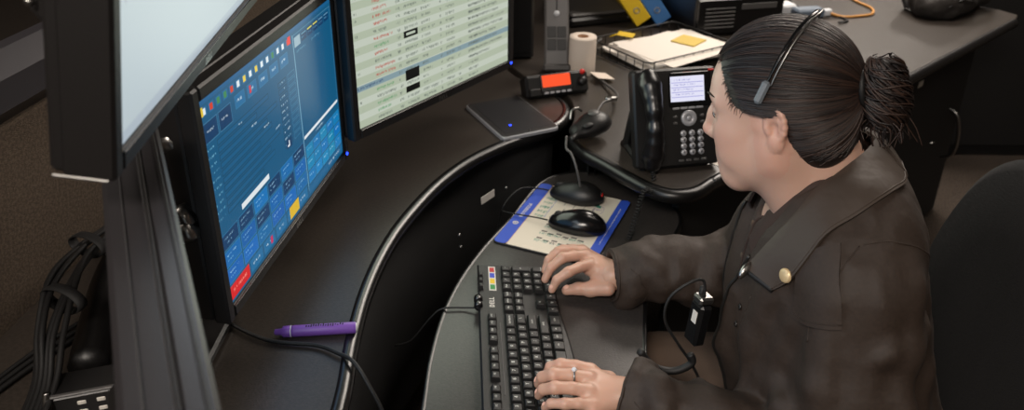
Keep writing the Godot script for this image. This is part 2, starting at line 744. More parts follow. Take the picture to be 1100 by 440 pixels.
# a run of illegible small type
func scrawl(im: Image, x: float, y: float, w: float, h: float, c: Color, gap := 0.2) -> void:
	var p := x
	while p < x + w:
		var l := rng.randf_range(1.0, 2.6)
		if rng.randf() > gap:
			r(im, p, y + rng.randf_range(0, h * 0.3), l, h * rng.randf_range(0.5, 1.0), c)
		p += l + 1.0


func tex(im: Image) -> ImageTexture:
	return ImageTexture.create_from_image(im)


func screen_blue() -> ImageTexture:
	rng.seed = 21
	var W := 768
	var H := 480
	var base := Color8(20, 86, 124)
	var im := canvas(W, H, base)
	var dark := Color8(12, 58, 98)
	var pale := Color8(92, 150, 182)
	var mid := Color8(24, 104, 152)
	var white := Color8(220, 228, 232)
	var dv := 0.635 * W
	r(im, 0, 0, W, 12, Color8(26, 92, 138))
	for i in 15:   # tool icons
		r(im, 10 + i * 31, 18, 22, 20, mid)
		r(im, 14 + i * 31, 21, 13, 14, [white, Color8(204, 60, 40), Color8(230, 200, 70), Color8(140, 200, 220), Color8(60, 130, 80)][rng.randi() % 5])
	r(im, 455, 16, 18, 20, Color8(226, 36, 44))
	r(im, 8, 16, 9, 20, Color8(222, 190, 50))
	for i in 2:
		r(im, 8 + i * 64, 52, 58, 44, dark)
		rim(im, 8 + i * 64, 52, 58, 44, pale)
		scrawl(im, 20 + i * 64, 70, 32, 6, white)
	for i in 5:
		r(im, 150 + i * 62, 48, 48, 30, mid)
		rim(im, 150 + i * 62, 48, 48, 30, Color8(60, 128, 168))
		scrawl(im, 160 + i * 62, 58, 22, 8, white)
	r(im, 222, 52, 10, 18, Color8(206, 50, 70))
	for i in 10:   # rows of form fields
		var y := 104 + i * 18
		scrawl(im, 10, y + 4, 34, 6, Color8(120, 178, 204), 0.4)
		r(im, 52, y, [260, 190, 300, 240][i % 4], 14, Color8(22, 90, 130))
		rim(im, 52, y, [260, 190, 300, 240][i % 4], 14, Color8(14, 62, 92), 2.0)
		rim(im, 370, y, 50, 14, Color8(14, 62, 92), 2.0)
		scrawl(im, 376, y + 4, 36, 6, white, 0.6)
		rim(im, 432, y, 44, 14, Color8(80, 140, 172))
	for i in 5:
		scrawl(im, 150 + i * 60, 112 + i * 30, 26, 6, white, 0.3)
	r(im, 380, 262, 34, 24, dark)
	r(im, 394, 266, 6, 16, white)
	r(im, 386, 276, 12, 6, white)
	r(im, 112, 290, 150, 14, white)   # the white entry line
	for j in 3:
		for i in 6:
			var x := 8 + i * 80
			var y := 312 + j * 42
			var c := Color8(16, 92 + rng.randi() % 20, 156 + rng.randi() % 26) if rng.randf() > 0.3 else dark
			r(im, x, y, 74, 38, c)
			rim(im, x, y, 74, 38, Color8(66, 142, 186))
			scrawl(im, x + 10, y + 10, 44, 5, Color8(170, 208, 226), 0.3)
			scrawl(im, x + 10, y + 22, 30, 5, Color8(150, 192, 216), 0.4)
	r(im, 8, 440, 96, 34, Color8(206, 28, 34))
	scrawl(im, 22, 452, 64, 9, Color8(246, 170, 150), 0.3)
	for i in 5:
		r(im, 112 + i * 74, 440, 66, 32, mid)
		scrawl(im, 126 + i * 74, 452, 36, 7, white, 0.3)
	r(im, 350, 438, 62, 34, Color8(214, 176, 44))
	r(im, 226, 446, 12, 20, Color8(190, 40, 90))
	# right hand panel
	r(im, dv - 2, 20, 3, 440, Color8(128, 172, 196))
	rim(im, dv + 2, 22, W - dv - 8, 286, Color8(110, 160, 188))
	r(im, dv + 8, 30, 40, 26, Color8(150, 176, 190))
	for i in 5:
		r(im, dv + 56 + i * 42, 30, 36, 24, dark)
		r(im, dv + 58 + i * 42, 33, 32, 4, Color8(214, 208, 90) if i in [1, 2] else Color8(90, 140, 170))
		scrawl(im, dv + 60 + i * 42, 42, 26, 6, pale, 0.2)
	scrawl(im, dv + 10, 66, 70, 7, pale, 0.25)
	scrawl(im, dv + 120, 66, 60, 7, pale, 0.3)
	r(im, dv + 6, 302, W - dv - 14, 9, white)
	scrawl(im, dv + 90, 318, 60, 7, white, 0.4)
	for j in 3:
		for i in 5:
			var x := dv + 8 + i * 54
			r(im, x, 334 + j * 38, 50, 34, Color8(20, 112 + rng.randi() % 24, 170 + rng.randi() % 20))
			rim(im, x, 334 + j * 38, 50, 34, Color8(70, 148, 192))
			scrawl(im, x + 8, 344 + j * 38, 28, 6, Color8(190, 220, 234), 0.3)
	r(im, dv, 450, W - dv, 22, Color8(24, 96, 140))
	scrawl(im, dv + 160, 456, 90, 8, white, 0.3)
	return tex(im)


func screen_table() -> ImageTexture:
	rng.seed = 22
	var W := 832
	var H := 520
	var im := canvas(W, H, Color8(200, 212, 188))
	var rows := 21
	var rh := float(H) / rows
	var ink := Color8(112, 122, 114)
	for i in rows:
		var y := i * rh
		if i % 2: r(im, 0, y, W, rh, Color8(220, 229, 213))
		if i == 15: r(im, 0, y + 3, W, rh - 4, Color8(150, 176, 184))
		var c := Color8(208, 96, 84) if rng.randf() > 0.32 else Color8(96, 168, 110)
		if rng.randf() < 0.16: c = ink
		var t := y + rh * 0.28
		var h := rh * 0.45
		if i == 15:
			scrawl(im, 6, t, 120, h, Color8(60, 90, 130), 0.15)
		else:
			scrawl(im, 92, t, 56 + rng.randi() % 40, h, c, 0.1)
		if rng.randf() > 0.5: scrawl(im, 12, t, 10, h, ink, 0.2)
		scrawl(im, 200, t, 18, h, ink, 0.2)
		scrawl(im, 238, t, 62, h, ink, 0.08)
		scrawl(im, 322, t, 20 + rng.randi() % 70, h, ink, 0.2)
		scrawl(im, 420, t, 8, h, ink, 0.1)
		scrawl(im, 452, t, 46, h, ink, 0.1)
		if rng.randf() > 0.4: scrawl(im, 520, t, 10 + rng.randi() % 14, h, ink, 0.2)
		if i < 18: scrawl(im, 580, t, 130 + rng.randi() % 100, h, ink, 0.14)
		scrawl(im, 580, t, 60, h, ink, 0.2)
	r(im, 232, rh * 10, 70, rh * 0.95, Color8(20, 24, 22))
	r(im, 244, rh * 10 + 7, 46, rh * 0.4, Color8(206, 218, 198))
	r(im, 232, rh * 3, 70, rh * 0.7, Color8(20, 24, 22))
	r(im, 232, rh * 15.6, 70, rh * 1.5, Color8(16, 18, 18))
	r(im, 232, rh * 18, 70, rh * 0.9, Color8(16, 18, 18))
	return tex(im)


func screen_map() -> ImageTexture:
	rng.seed = 23
	var im := canvas(480, 300, Color8(206, 220, 226))
	var ink := Color8(150, 158, 170)
	for k in 34:   # a pale street plan
		var p := Vector2(rng.randf() * 420, rng.randf() * 190)
		var d := Vector2(1, 0) if rng.randf() > 0.45 else Vector2(0.1, 1)
		for i in 20 + rng.randi() % 50:
			var q := p + d * i
			if q.x > 0 and q.x < 479 and q.y > 0 and q.y < 260: im.set_pixel(int(q.x), int(q.y), ink)
			if i % 17 == 0: d = d.rotated(rng.randf_range(-0.3, 0.3))
		scrawl(im, p.x, p.y, 12, 3, Color8(168, 160, 176), 0.4)
	r(im, 0, 290, 480, 10, Color8(190, 204, 216))
	return tex(im)


func screen_phone() -> ImageTexture:
	rng.seed = 24
	var im := canvas(120, 84, Color8(226, 226, 246))
	for i in 4:
		r(im, 4, 20 + i * 16, 112, 2, Color8(150, 148, 214))
		scrawl(im, 10, 10 + i * 16, 60 + rng.randi() % 30, 5, Color8(120, 116, 190), 0.3)
	return tex(im)


func print_mat() -> ImageTexture:
	rng.seed = 25
	var W := 400
	var H := 500
	var im := canvas(W, H, Color8(206, 196, 180))
	var teal := Color8(52, 116, 98)
	var ink := Color8(84, 76, 74)
	r(im, 0, 0, 5, H, Color8(190, 150, 120))
	for k in 2:
		for i in 7:
			scrawl(im, 22 + k * 22, 30 + i * 36, 30, 22, teal, 0.15)
	for y in range(30, 260, 3):
		if rng.randf() > 0.25: r(im, 78, y, 5, 2, Color8(70, 100, 170))
	for i in 6:
		for j in 4:
			r(im, 118 + i * 40, 250 + j * 52 + (i % 2) * 10, 30, 9, ink)
			scrawl(im, 114 + i * 40, 262 + j * 52, 34, 14, teal if rng.randf() > 0.35 else ink, 0.2)
			scrawl(im, 116 + i * 40, 274 + j * 52, 26, 8, Color8(60, 116, 112), 0.3)
	for i in 12:
		scrawl(im, 110 + i * 18, 60 + (i % 3) * 50, 10, 40, ink, 0.3)
	for i in 40:
		var a := TAU * i / 40.0
		r(im, 320 + cos(a) * 26, 120 + sin(a) * 34, 3, 3, Color8(120, 96, 150))
	scrawl(im, 304, 112, 34, 12, Color8(120, 96, 150), 0.2)
	for i in 5:
		r(im, 246 + i * 14, 60 + i * 6, 22, 20, teal)
	return tex(im)


# ---------------------------------------------------------------- the setting
func structure(n: String, mesh: Mesh, m: Material, xf := Transform3D()) -> MeshInstance3D:
	return tag(part(numbered(n), mesh, m, self, xf), "", "", "", "structure")


func room() -> void:
	structure("floor", box(Vector3(10.2, 0.12, 13.2), 0.001), M.carpet, off(0.5, -0.06, -3.5))
	structure("ceiling", box(Vector3(10.2, 0.12, 13.2), 0.001), M.ceiling_tile, off(0.5, 2.76, -3.5))
	structure("wall_left", box(Vector3(0.12, 2.72, 13.2), 0.001), M.room_paint, off(-4.56, 1.35, -3.5))
	structure("wall_right", box(Vector3(0.12, 2.72, 13.2), 0.001), M.room_paint, off(5.56, 1.35, -3.5))
	structure("wall_back", box(Vector3(10.2, 2.72, 0.12), 0.001), M.room_paint, off(0.5, 1.35, -10.06))
	structure("wall_front", box(Vector3(10.2, 2.72, 0.12), 0.001), M.room_paint, off(0.5, 1.35, 3.06))
	for q in LAMPS:
		var t := thing("ceiling_light", q[4], "light", off(q[0], 2.69, q[1]), "recessed ceiling lights")
		var st := S()
		for s: int in [-1, 1]:
			bx(st, Vector3(0.03, 0.03, q[3]), off(s * (q[2] / 2 - 0.015), -0.012, 0))
			bx(st, Vector3(q[2] - 0.06, 0.03, 0.03), off(0, -0.012, s * (q[3] / 2 - 0.015)))
		part("frame", fin(st), M.white_plastic, t)
		part("diffuser", box(Vector3(q[2] - 0.06, 0.01, q[3] - 0.06), 0.001), M.lamp_glow, t, off(0, -0.006, 0))


func partition() -> void:
	# fabric cubicle screen behind the monitors
	var d := Vector3(0.1, 0, -0.995)
	var x := frame(Vector3(-0.757, 0, -1.3), d, UP)
	var t := thing("cubicle_partition", "tan fabric cubicle partition with a dark rounded cap rail behind the left monitors", "partition", x)
	part("panel", box(Vector3(5.6, 1.0, 0.05), 0.004), M.partition_fabric, t, off(0.4, 0.53, 0))
	var st := S()
	bx(st, Vector3(5.6, 0.105, 0.085), off(0.4, 1.082, 0.0), 0.03)
	part("cap_rail", fin(st), M.cap, t)
	var b := thing("cubicle_partition", "tall black fabric partition behind the far desk, beyond the binders", "partition", turn(Vector3(0.0, 0, -3.05), 0.0))
	part("panel", box(Vector3(1.24, 1.9, 0.05), 0.004), M.chair_fabric, b, off(0, 0.95, 0))
	part("kick_plate", box(Vector3(5.6, 0.06, 0.04), 0.004), M.black_panel, t, off(0.4, 0.03, 0))


func poly(a: Array) -> PackedVector2Array:
	var p := PackedVector2Array()
	for v in a:
		p.append(Vector2(v.x, v.z) if v is Vector3 else v)
	return p


func desks() -> void:
	# the left worktop: curved inner edge, rounded far corner
	var edge := smooth([Vector3(-0.26, 0, -0.30), Vector3(-0.232, 0, -0.55), Vector3(-0.225, 0, -0.80), Vector3(-0.233, 0, -0.93), Vector3(-0.234, 0, -1.05), Vector3(-0.223, 0, -1.168), Vector3(-0.199, 0, -1.28), Vector3(-0.15, 0, -1.42), Vector3(-0.089, 0, -1.529), Vector3(-0.012, 0, -1.617), Vector3(0.055, 0, -1.67), Vector3(0.104, 0, -1.72), Vector3(0.128, 0, -1.775), Vector3(0.13, 0, -1.83), Vector3(0.112, 0, -1.885), Vector3(0.075, 0, -1.94)], 5)
	var d := thing("left_desk", "charcoal desk with a curved inner edge and glossy black edge band, under the monitors", "desk")
	var top := poly(Array(edge) + [Vector3(0.01, 0, -2.02), Vector3(-0.12, 0, -2.3), Vector3(-0.60, 0, -2.42), Vector3(-0.71, 0, -1.35), Vector3(-0.80, 0, -0.3)])
	part("worktop", plate(top, 0.736, 0.76, 0.002), M.laminate, d)
	var prof := [Vector2(-0.002, -0.026), Vector2(0.006, -0.0255), Vector2(0.0105, -0.021), Vector2(0.0125, -0.013), Vector2(0.0105, -0.005), Vector2(0.006, -0.0005), Vector2(0.0, 0.0016), Vector2(-0.008, 0.0018), Vector2(-0.008, -0.002)]
	var e2 := PackedVector3Array()
	for p in edge:
		e2.append(p + UP * 0.76)
	part("edge_band", sweep(e2, prof), M.edge, d)
	# the curved black skirt below the edge
	var inner := PackedVector3Array()
	for i in range(0, edge.size() - 8):
		var tdir := (edge[i + 1] - edge[maxi(i - 1, 0)]).normalized()
		inner.append(edge[i] - tdir.cross(UP).normalized() * 0.03 + UP * 0.736)
	part("skirt_panel", sweep(inner, [Vector2(0, 0), Vector2(0, -0.46), Vector2(-0.016, -0.46), Vector2(-0.016, 0)]), M.black_panel, d)
	var lab := frame(Vector3(-0.051, 0.672, -1.5195), Vector3(0.62, 0.06, -0.78), UP)
	part("sticker", box(Vector3(0.044, 0.018, 0.001), 0.0003), M.white_label, d, lab, "small white sticker on the black skirt")
	for q in [Vector3(-0.012, 0.668, -1.568), Vector3(-0.108, 0.63, -1.43), Vector3(-0.106, 0.60, -1.432)]:
		part("screw", ball(Vector3(0.004, 0.004, 0.004), 8), M.steel, d, Transform3D(Basis(), q))
	for q in [Vector2(-0.7, -0.6), Vector2(-0.68, -1.4), Vector2(-0.5, -2.25)]:
		part("leg", box(Vector3(0.05, 0.727, 0.05), 0.004), M.black_panel, d, off(q.x, 0.3635, q.y))

	# the right worktop
	var re := smooth([Vector3(0.123, 0, -1.95), Vector3(0.147, 0, -1.86), Vector3(0.15, 0, -1.77), Vector3(0.138, 0, -1.69), Vector3(0.14, 0, -1.63), Vector3(0.16, 0, -1.575), Vector3(0.199, 0, -1.523), Vector3(0.241, 0, -1.464), Vector3(0.281, 0, -1.417), Vector3(0.322, 0, -1.394), Vector3(0.368, 0, -1.405), Vector3(0.41, 0, -1.445), Vector3(0.47, 0, -1.50), Vector3(1.04, 0, -2.017), Vector3(1.68, 0, -2.60)], 5)
	var rd := thing("right_desk", "charcoal desk with a straight edge running off to the right, under the telephone", "desk")
	var rp := poly(Array(re) + [Vector3(1.72, 0, -2.66), Vector3(1.69, 0, -2.72), Vector3(1.42, 0, -3.0), Vector3(-0.1, 0, -3.0), Vector3(-0.105, 0, -2.31), Vector3(0.03, 0, -2.03)])
	part("worktop", plate(rp, 0.736, 0.76, 0.002), M.laminate, rd)
	var r2 := PackedVector3Array()
	for p in re:
		r2.append(p + UP * 0.76)
	part("edge_band", sweep(r2.slice(18), prof, 1.0), M.tray_edge, rd)
	var sk := PackedVector3Array()
	for i in range(0, 20):
		var tdir := (re[i + 1] - re[maxi(i - 1, 0)]).normalized()
		sk.append(re[i] - tdir.cross(UP).normalized() * 0.04 + UP * 0.736)
	part("skirt_panel", sweep(sk, [Vector2(0, 0), Vector2(0, -0.46), Vector2(-0.016, -0.46), Vector2(-0.016, 0)]), M.black_panel, rd)
	var ex := Vector3(0.738, 0, -0.675)
	part("pedestal", box(Vector3(1.66, 0.70, 0.02), 0.003), M.black_panel, rd, frame(Vector3(0.965, 0.37, -2.065), ex, UP))
	part("pedestal", box(Vector3(0.5, 0.70, 0.02), 0.003), M.black_panel, rd, frame(Vector3(1.42, 0.37, -2.83), Vector3(0.72, 0, 0.69), UP))
	part("sticker", box(Vector3(0.034, 0.02, 0.001), 0.0003), M.white_label, rd, frame(Vector3(1.2665, 0.633, -2.3265), ex, UP), "small white sticker on the black pedestal")
	var hs := S()
	tube(hs, smooth([Vector3(1.503, 0.462, -2.545), Vector3(1.525, 0.44, -2.520), Vector3(1.545, 0.36, -2.520), Vector3(1.548, 0.29, -2.535), Vector3(1.532, 0.262, -2.570)], 6), 0.006, 8)
	part("handle", fin(hs), M.steel, rd, Transform3D(), "curved metal pull handle")
	part("lock", spun([Vector2(0, 0.006), Vector2(0.009, 0.006), Vector2(0.011, 0.0)], 14, frame(Vector3(1.433, 0.363, -2.477), UP.cross(ex), ex.cross(UP.cross(ex)))), M.steel, rd)
	for q in [Vector2(0.1, -2.9), Vector2(0.25, -2.0)]:
		part("leg", box(Vector3(0.05, 0.727, 0.05), 0.004), M.black_panel, rd, off(q.x, 0.3635, q.y))

	# the keyboard platform in front of her
	var kt := thing("keyboard_platform", "lower dark grey keyboard platform with rounded corners and a black edge band", "desk")
	var o := smooth([Vector3(-0.118, 0, -0.62), Vector3(-0.127, 0, -0.80), Vector3(-0.128, 0, -0.93), Vector3(-0.127, 0, -1.02), Vector3(-0.116, 0, -1.13), Vector3(-0.092, 0, -1.235), Vector3(-0.052, 0, -1.345), Vector3(0.0, 0, -1.455), Vector3(0.04, 0, -1.56), Vector3(0.08, 0, -1.63), Vector3(0.14, 0, -1.665), Vector3(0.2, 0, -1.667), Vector3(0.26, 0, -1.643), Vector3(0.30, 0, -1.60), Vector3(0.335, 0, -1.55), Vector3(0.355, 0, -1.50), Vector3(0.357, 0, -1.455), Vector3(0.341, 0, -1.41), Vector3(0.302, 0, -1.34), Vector3(0.258, 0, -1.25), Vector3(0.235, 0, -1.13), Vector3(0.215, 0, -0.98), Vector3(0.21, 0, -0.80), Vector3(0.2, 0, -0.62)], 4)
	part("worktop", plate(poly(Array(o)), 0.632, 0.658, 0.002), M.tray_laminate, kt)
	var o2 := PackedVector3Array()
	for p in o:
		o2.append(p + UP * 0.658)
	part("edge_band", sweep(o2, [Vector2(-0.002, -0.027), Vector2(0.006, -0.026), Vector2(0.009, -0.018), Vector2(0.009, -0.008), Vector2(0.006, -0.001), Vector2(0.001, 0.0015), Vector2(-0.003, 0.0018)]), M.tray_edge, kt)
	part("support_column", box(Vector3(0.08, 0.632, 0.08), 0.006), M.black_panel, kt, off(-0.03, 0.316, -1.3))


# ---------------------------------------------------------------- monitors
func monitor(label: String, c: Vector3, ax: Vector3, tilt: float, w: float, h: float, tx: Texture2D, e: float, glow_c: Color, glow_e: float, led := true, depth := 0.05, side := 0.018, base := true, bulge := true, bd := 0.022) -> Node3D:
	ax = ax.normalized()
	var n := ax.cross(UP)
	var up := UP * cos(tilt) + n * sin(tilt)
	var t := thing("computer_monitor", label, "monitor", frame(c, ax, up), "")
	var W := w + side * 2
	var H := h + side * 2 + 0.004
	var st := S()
	for s: int in [-1, 1]:
		bx(st, Vector3(side, H, bd), off(s * (w + side) / 2, 0, 0.003 - bd / 2), 0.003)
	bx(st, Vector3(w, side + 0.002, bd), off(0, (h + side) / 2 + 0.001, 0.003 - bd / 2), 0.003)
	bx(st, Vector3(w, side + 0.002, bd), off(0, -(h + side) / 2 - 0.001, 0.003 - bd / 2), 0.003)
	part("bezel", fin(st), M.bezel, t)
	part("lower_lip", box(Vector3(w, 0.0025, 0.003), 0.0008), M.edge, t, off(0, -h / 2 - 0.0015, 0.003))
	part("screen", picture(w, h), glow("screen_glow_%d" % used.computer_monitor, Color.WHITE, e, tx), t, off(0, 0, -0.002))
	var al := AreaLight3D.new()
	al.name = "screen_light"
	t.add_child(al)
	al.transform = Transform3D(Basis(UP, PI), Vector3(0, 0, 0.012))
	al.area_size = Vector2(w - 0.02, h - 0.02)
	al.light_energy = glow_e
	al.light_color = glow_c
	al.area_range = 8.0
	al.area_attenuation = 2.0
	al.shadow_enabled = true
	st = S()
	bx(st, Vector3(W - 0.004, H - 0.004, depth - 0.014), off(0, 0, -0.019 - (depth - 0.014) / 2), 0.004)
	if bulge: bx(st, Vector3(W * (0.5 if bd < 0.03 else 0.92), H * 0.4, 0.03), off(0, 0, -depth - 0.012), 0.014)
	part("back_housing", fin(st), M.bezel, t)
	var lg := part("logo", letters("DELL", 0.0085, true), M.steel, t, off(0, -h / 2 - side * 0.62, 0.0034))
	lg.set_meta("label", "small metallic lettering on the lower bezel")
	if led:
		part("power_light", ball(Vector3(0.0032, 0.0032, 0.002), 10), M.led_glow, t, off(w / 2 + side * 0.35, -h / 2 - side * 0.35, 0.004), "blue power light")
	if base:
		part("mount_plate", box(Vector3(0.12, 0.12, 0.02), 0.004), M.black_plastic, t, off(0, 0, -depth - 0.036))
	return t


func monitors() -> void:
	monitor("blue computer monitor showing a dense dispatch form, standing lowest left above the purple marker", Vector3(-0.3456, 1.008, -1.1172), Vector3(0.1243, 0, -0.9922), 0.0, 0.474, 0.296, screen_blue(), SCREEN_E[1], Color8(110, 170, 215), 0.03)
	monitor("white computer monitor showing a table of text rows, behind the tablet", Vector3(-0.1469, 1.051, -1.5535), Vector3(0.576, 0, -0.8175), 0.0, 0.474, 0.296, screen_table(), SCREEN_E[2], Color8(228, 238, 220), 0.12)
	# the upper one leans forward over the others
	var ax := Vector3(-0.0784, 0, -0.9969)
	var n := ax.cross(UP)
	var a := deg_to_rad(10.0)
	var up := UP * cos(a) + n * sin(a)
	monitor("pale upper monitor showing a faint street map, nearest to the camera at the top left", Vector3(-0.321, 1.22, -0.566) + ax * 0.278 + up * 0.181, ax, a, 0.518, 0.324, screen_map(), SCREEN_E[0], Color8(215, 228, 240), 0.12, false, 0.044, 0.018, true, true, 0.042)
	var um: Node3D = get_node("computer_monitor_002")
	part("lower_trim", box(Vector3(0.003, 0.003, 0.044), 0.001), M.steel, um, off(-0.2765, -0.1815, -0.024))
	for k in 4:
		part("bolt", ball(Vector3(0.004, 0.004, 0.004), 10), M.steel, um, off(-0.256, -0.012 - (k / 2) * 0.035, -0.051 - (k % 2) * 0.013))
	# the one seen from above, almost edge on
	var q := monitor("dark grey monitor seen edge on from above at the lower left", Vector3(-0.281, 1.003, -0.576), Vector3(-0.446, 0, -0.895), 0.0, 0.474, 0.296, screen_map(), 0.5, Color8(215, 228, 240), 0.10, false, 0.05, 0.018, false, false)
	for ch in q.get_children():
		if ch.name in ["bezel", "back_housing"]: ch.material_override = M.housing
	for k in 2:
		part("top_groove", box(Vector3(0.50, 0.0014, 0.003), 0.0006), M.bezel, q, off(0, 0.1690, -0.004 - k * 0.016))
	part("corner_trim", box(Vector3(0.52, 0.003, 0.012), 0.001), M.housing, q, off(0, 0.1675, -0.045))
	# posts and arms that carry them
	var rl := thing("monitor_stand", "black steel posts and arms standing behind the monitors and carrying them", "monitor stand")
	for p: Vector2 in [Vector2(-0.475, -0.9), Vector2(-0.47, -1.16), Vector2(-0.40, -1.75)]:
		var hgt := 0.72 if p.y > -1.0 else 0.36
		part("post", box(Vector3(0.045, hgt, 0.045), 0.005), M.black_plastic, rl, off(p.x, 0.7765 + hgt / 2, p.y))
		part("foot", box(Vector3(0.12, 0.016, 0.16), 0.004), M.black_plastic, rl, off(p.x, 0.769, p.y))
	for p in [[Vector3(-0.475, 1.01, -1.16), Vector3(-0.445, 1.01, -1.118)], [Vector3(-0.40, 1.05, -1.75), Vector3(-0.225, 1.05, -1.612)], [Vector3(-0.475, 1.39, -0.88), Vector3(-0.445, 1.395, -0.86)]]:
		var s2 := S()
		tube(s2, PackedVector3Array(p), 0.018, 10)
		part("arm", fin(s2), M.black_plastic, rl)
	part("neck", box(Vector3(0.06, 0.28, 0.03), 0.006), M.black_plastic, q, off(0, -0.13, -0.067))
	part("foot", box(Vector3(0.24, 0.014, 0.16), 0.006), M.black_plastic, q, off(0, -0.236, -0.03))
	for p in KNOBS:
		var s3 := S()
		lathe(s3, [Vector2(0, 0.012), Vector2(0.013, 0.012), Vector2(0.015, 0.008), Vector2(0.015, -0.008), Vector2(0, -0.008)], 12, frame(p, Vector3(0, 0, 1), Vector3(1, 0.4, 0.2)))
		part("hinge_knob", fin(s3), M.steel, rl, Transform3D(), "bare metal hinge knob")


# ---------------------------------------------------------------- keyboard
func keycap(w: float, d: float, tall := 0.0085) -> ArrayMesh:
	var st := S()
	st.set_smooth_group(-1)
	var a := [Vector3(-w, -tall, -d), Vector3(w, -tall, -d), Vector3(w, -tall, d), Vector3(-w, -tall, d)]
	var i := 0.0024
	var b := [Vector3(-w + i, -0.001, -d + i * 0.6), Vector3(w - i, -0.001, -d + i * 0.6), Vector3(w - i, -0.001, d - i), Vector3(-w + i, -0.001, d - i)]
	var j := 0.0034
	var c := [Vector3(-w + j, 0, -d + j * 0.8), Vector3(w - j, 0, -d + j * 0.8), Vector3(w - j, 0, d - j), Vector3(-w + j, 0, d - j)]
	for k in 4:
		var l := (k + 1) % 4
		var n: Vector3 = a[k] + a[l]
		n.y = 0.002
		quad(st, a[k], a[l], b[l], b[k], n)
		n = n.normalized() + UP
		quad(st, b[k], b[l], c[l], c[k], n)
	quad(st, c[0], c[1], c[2], c[3], UP)
	return fin(st)


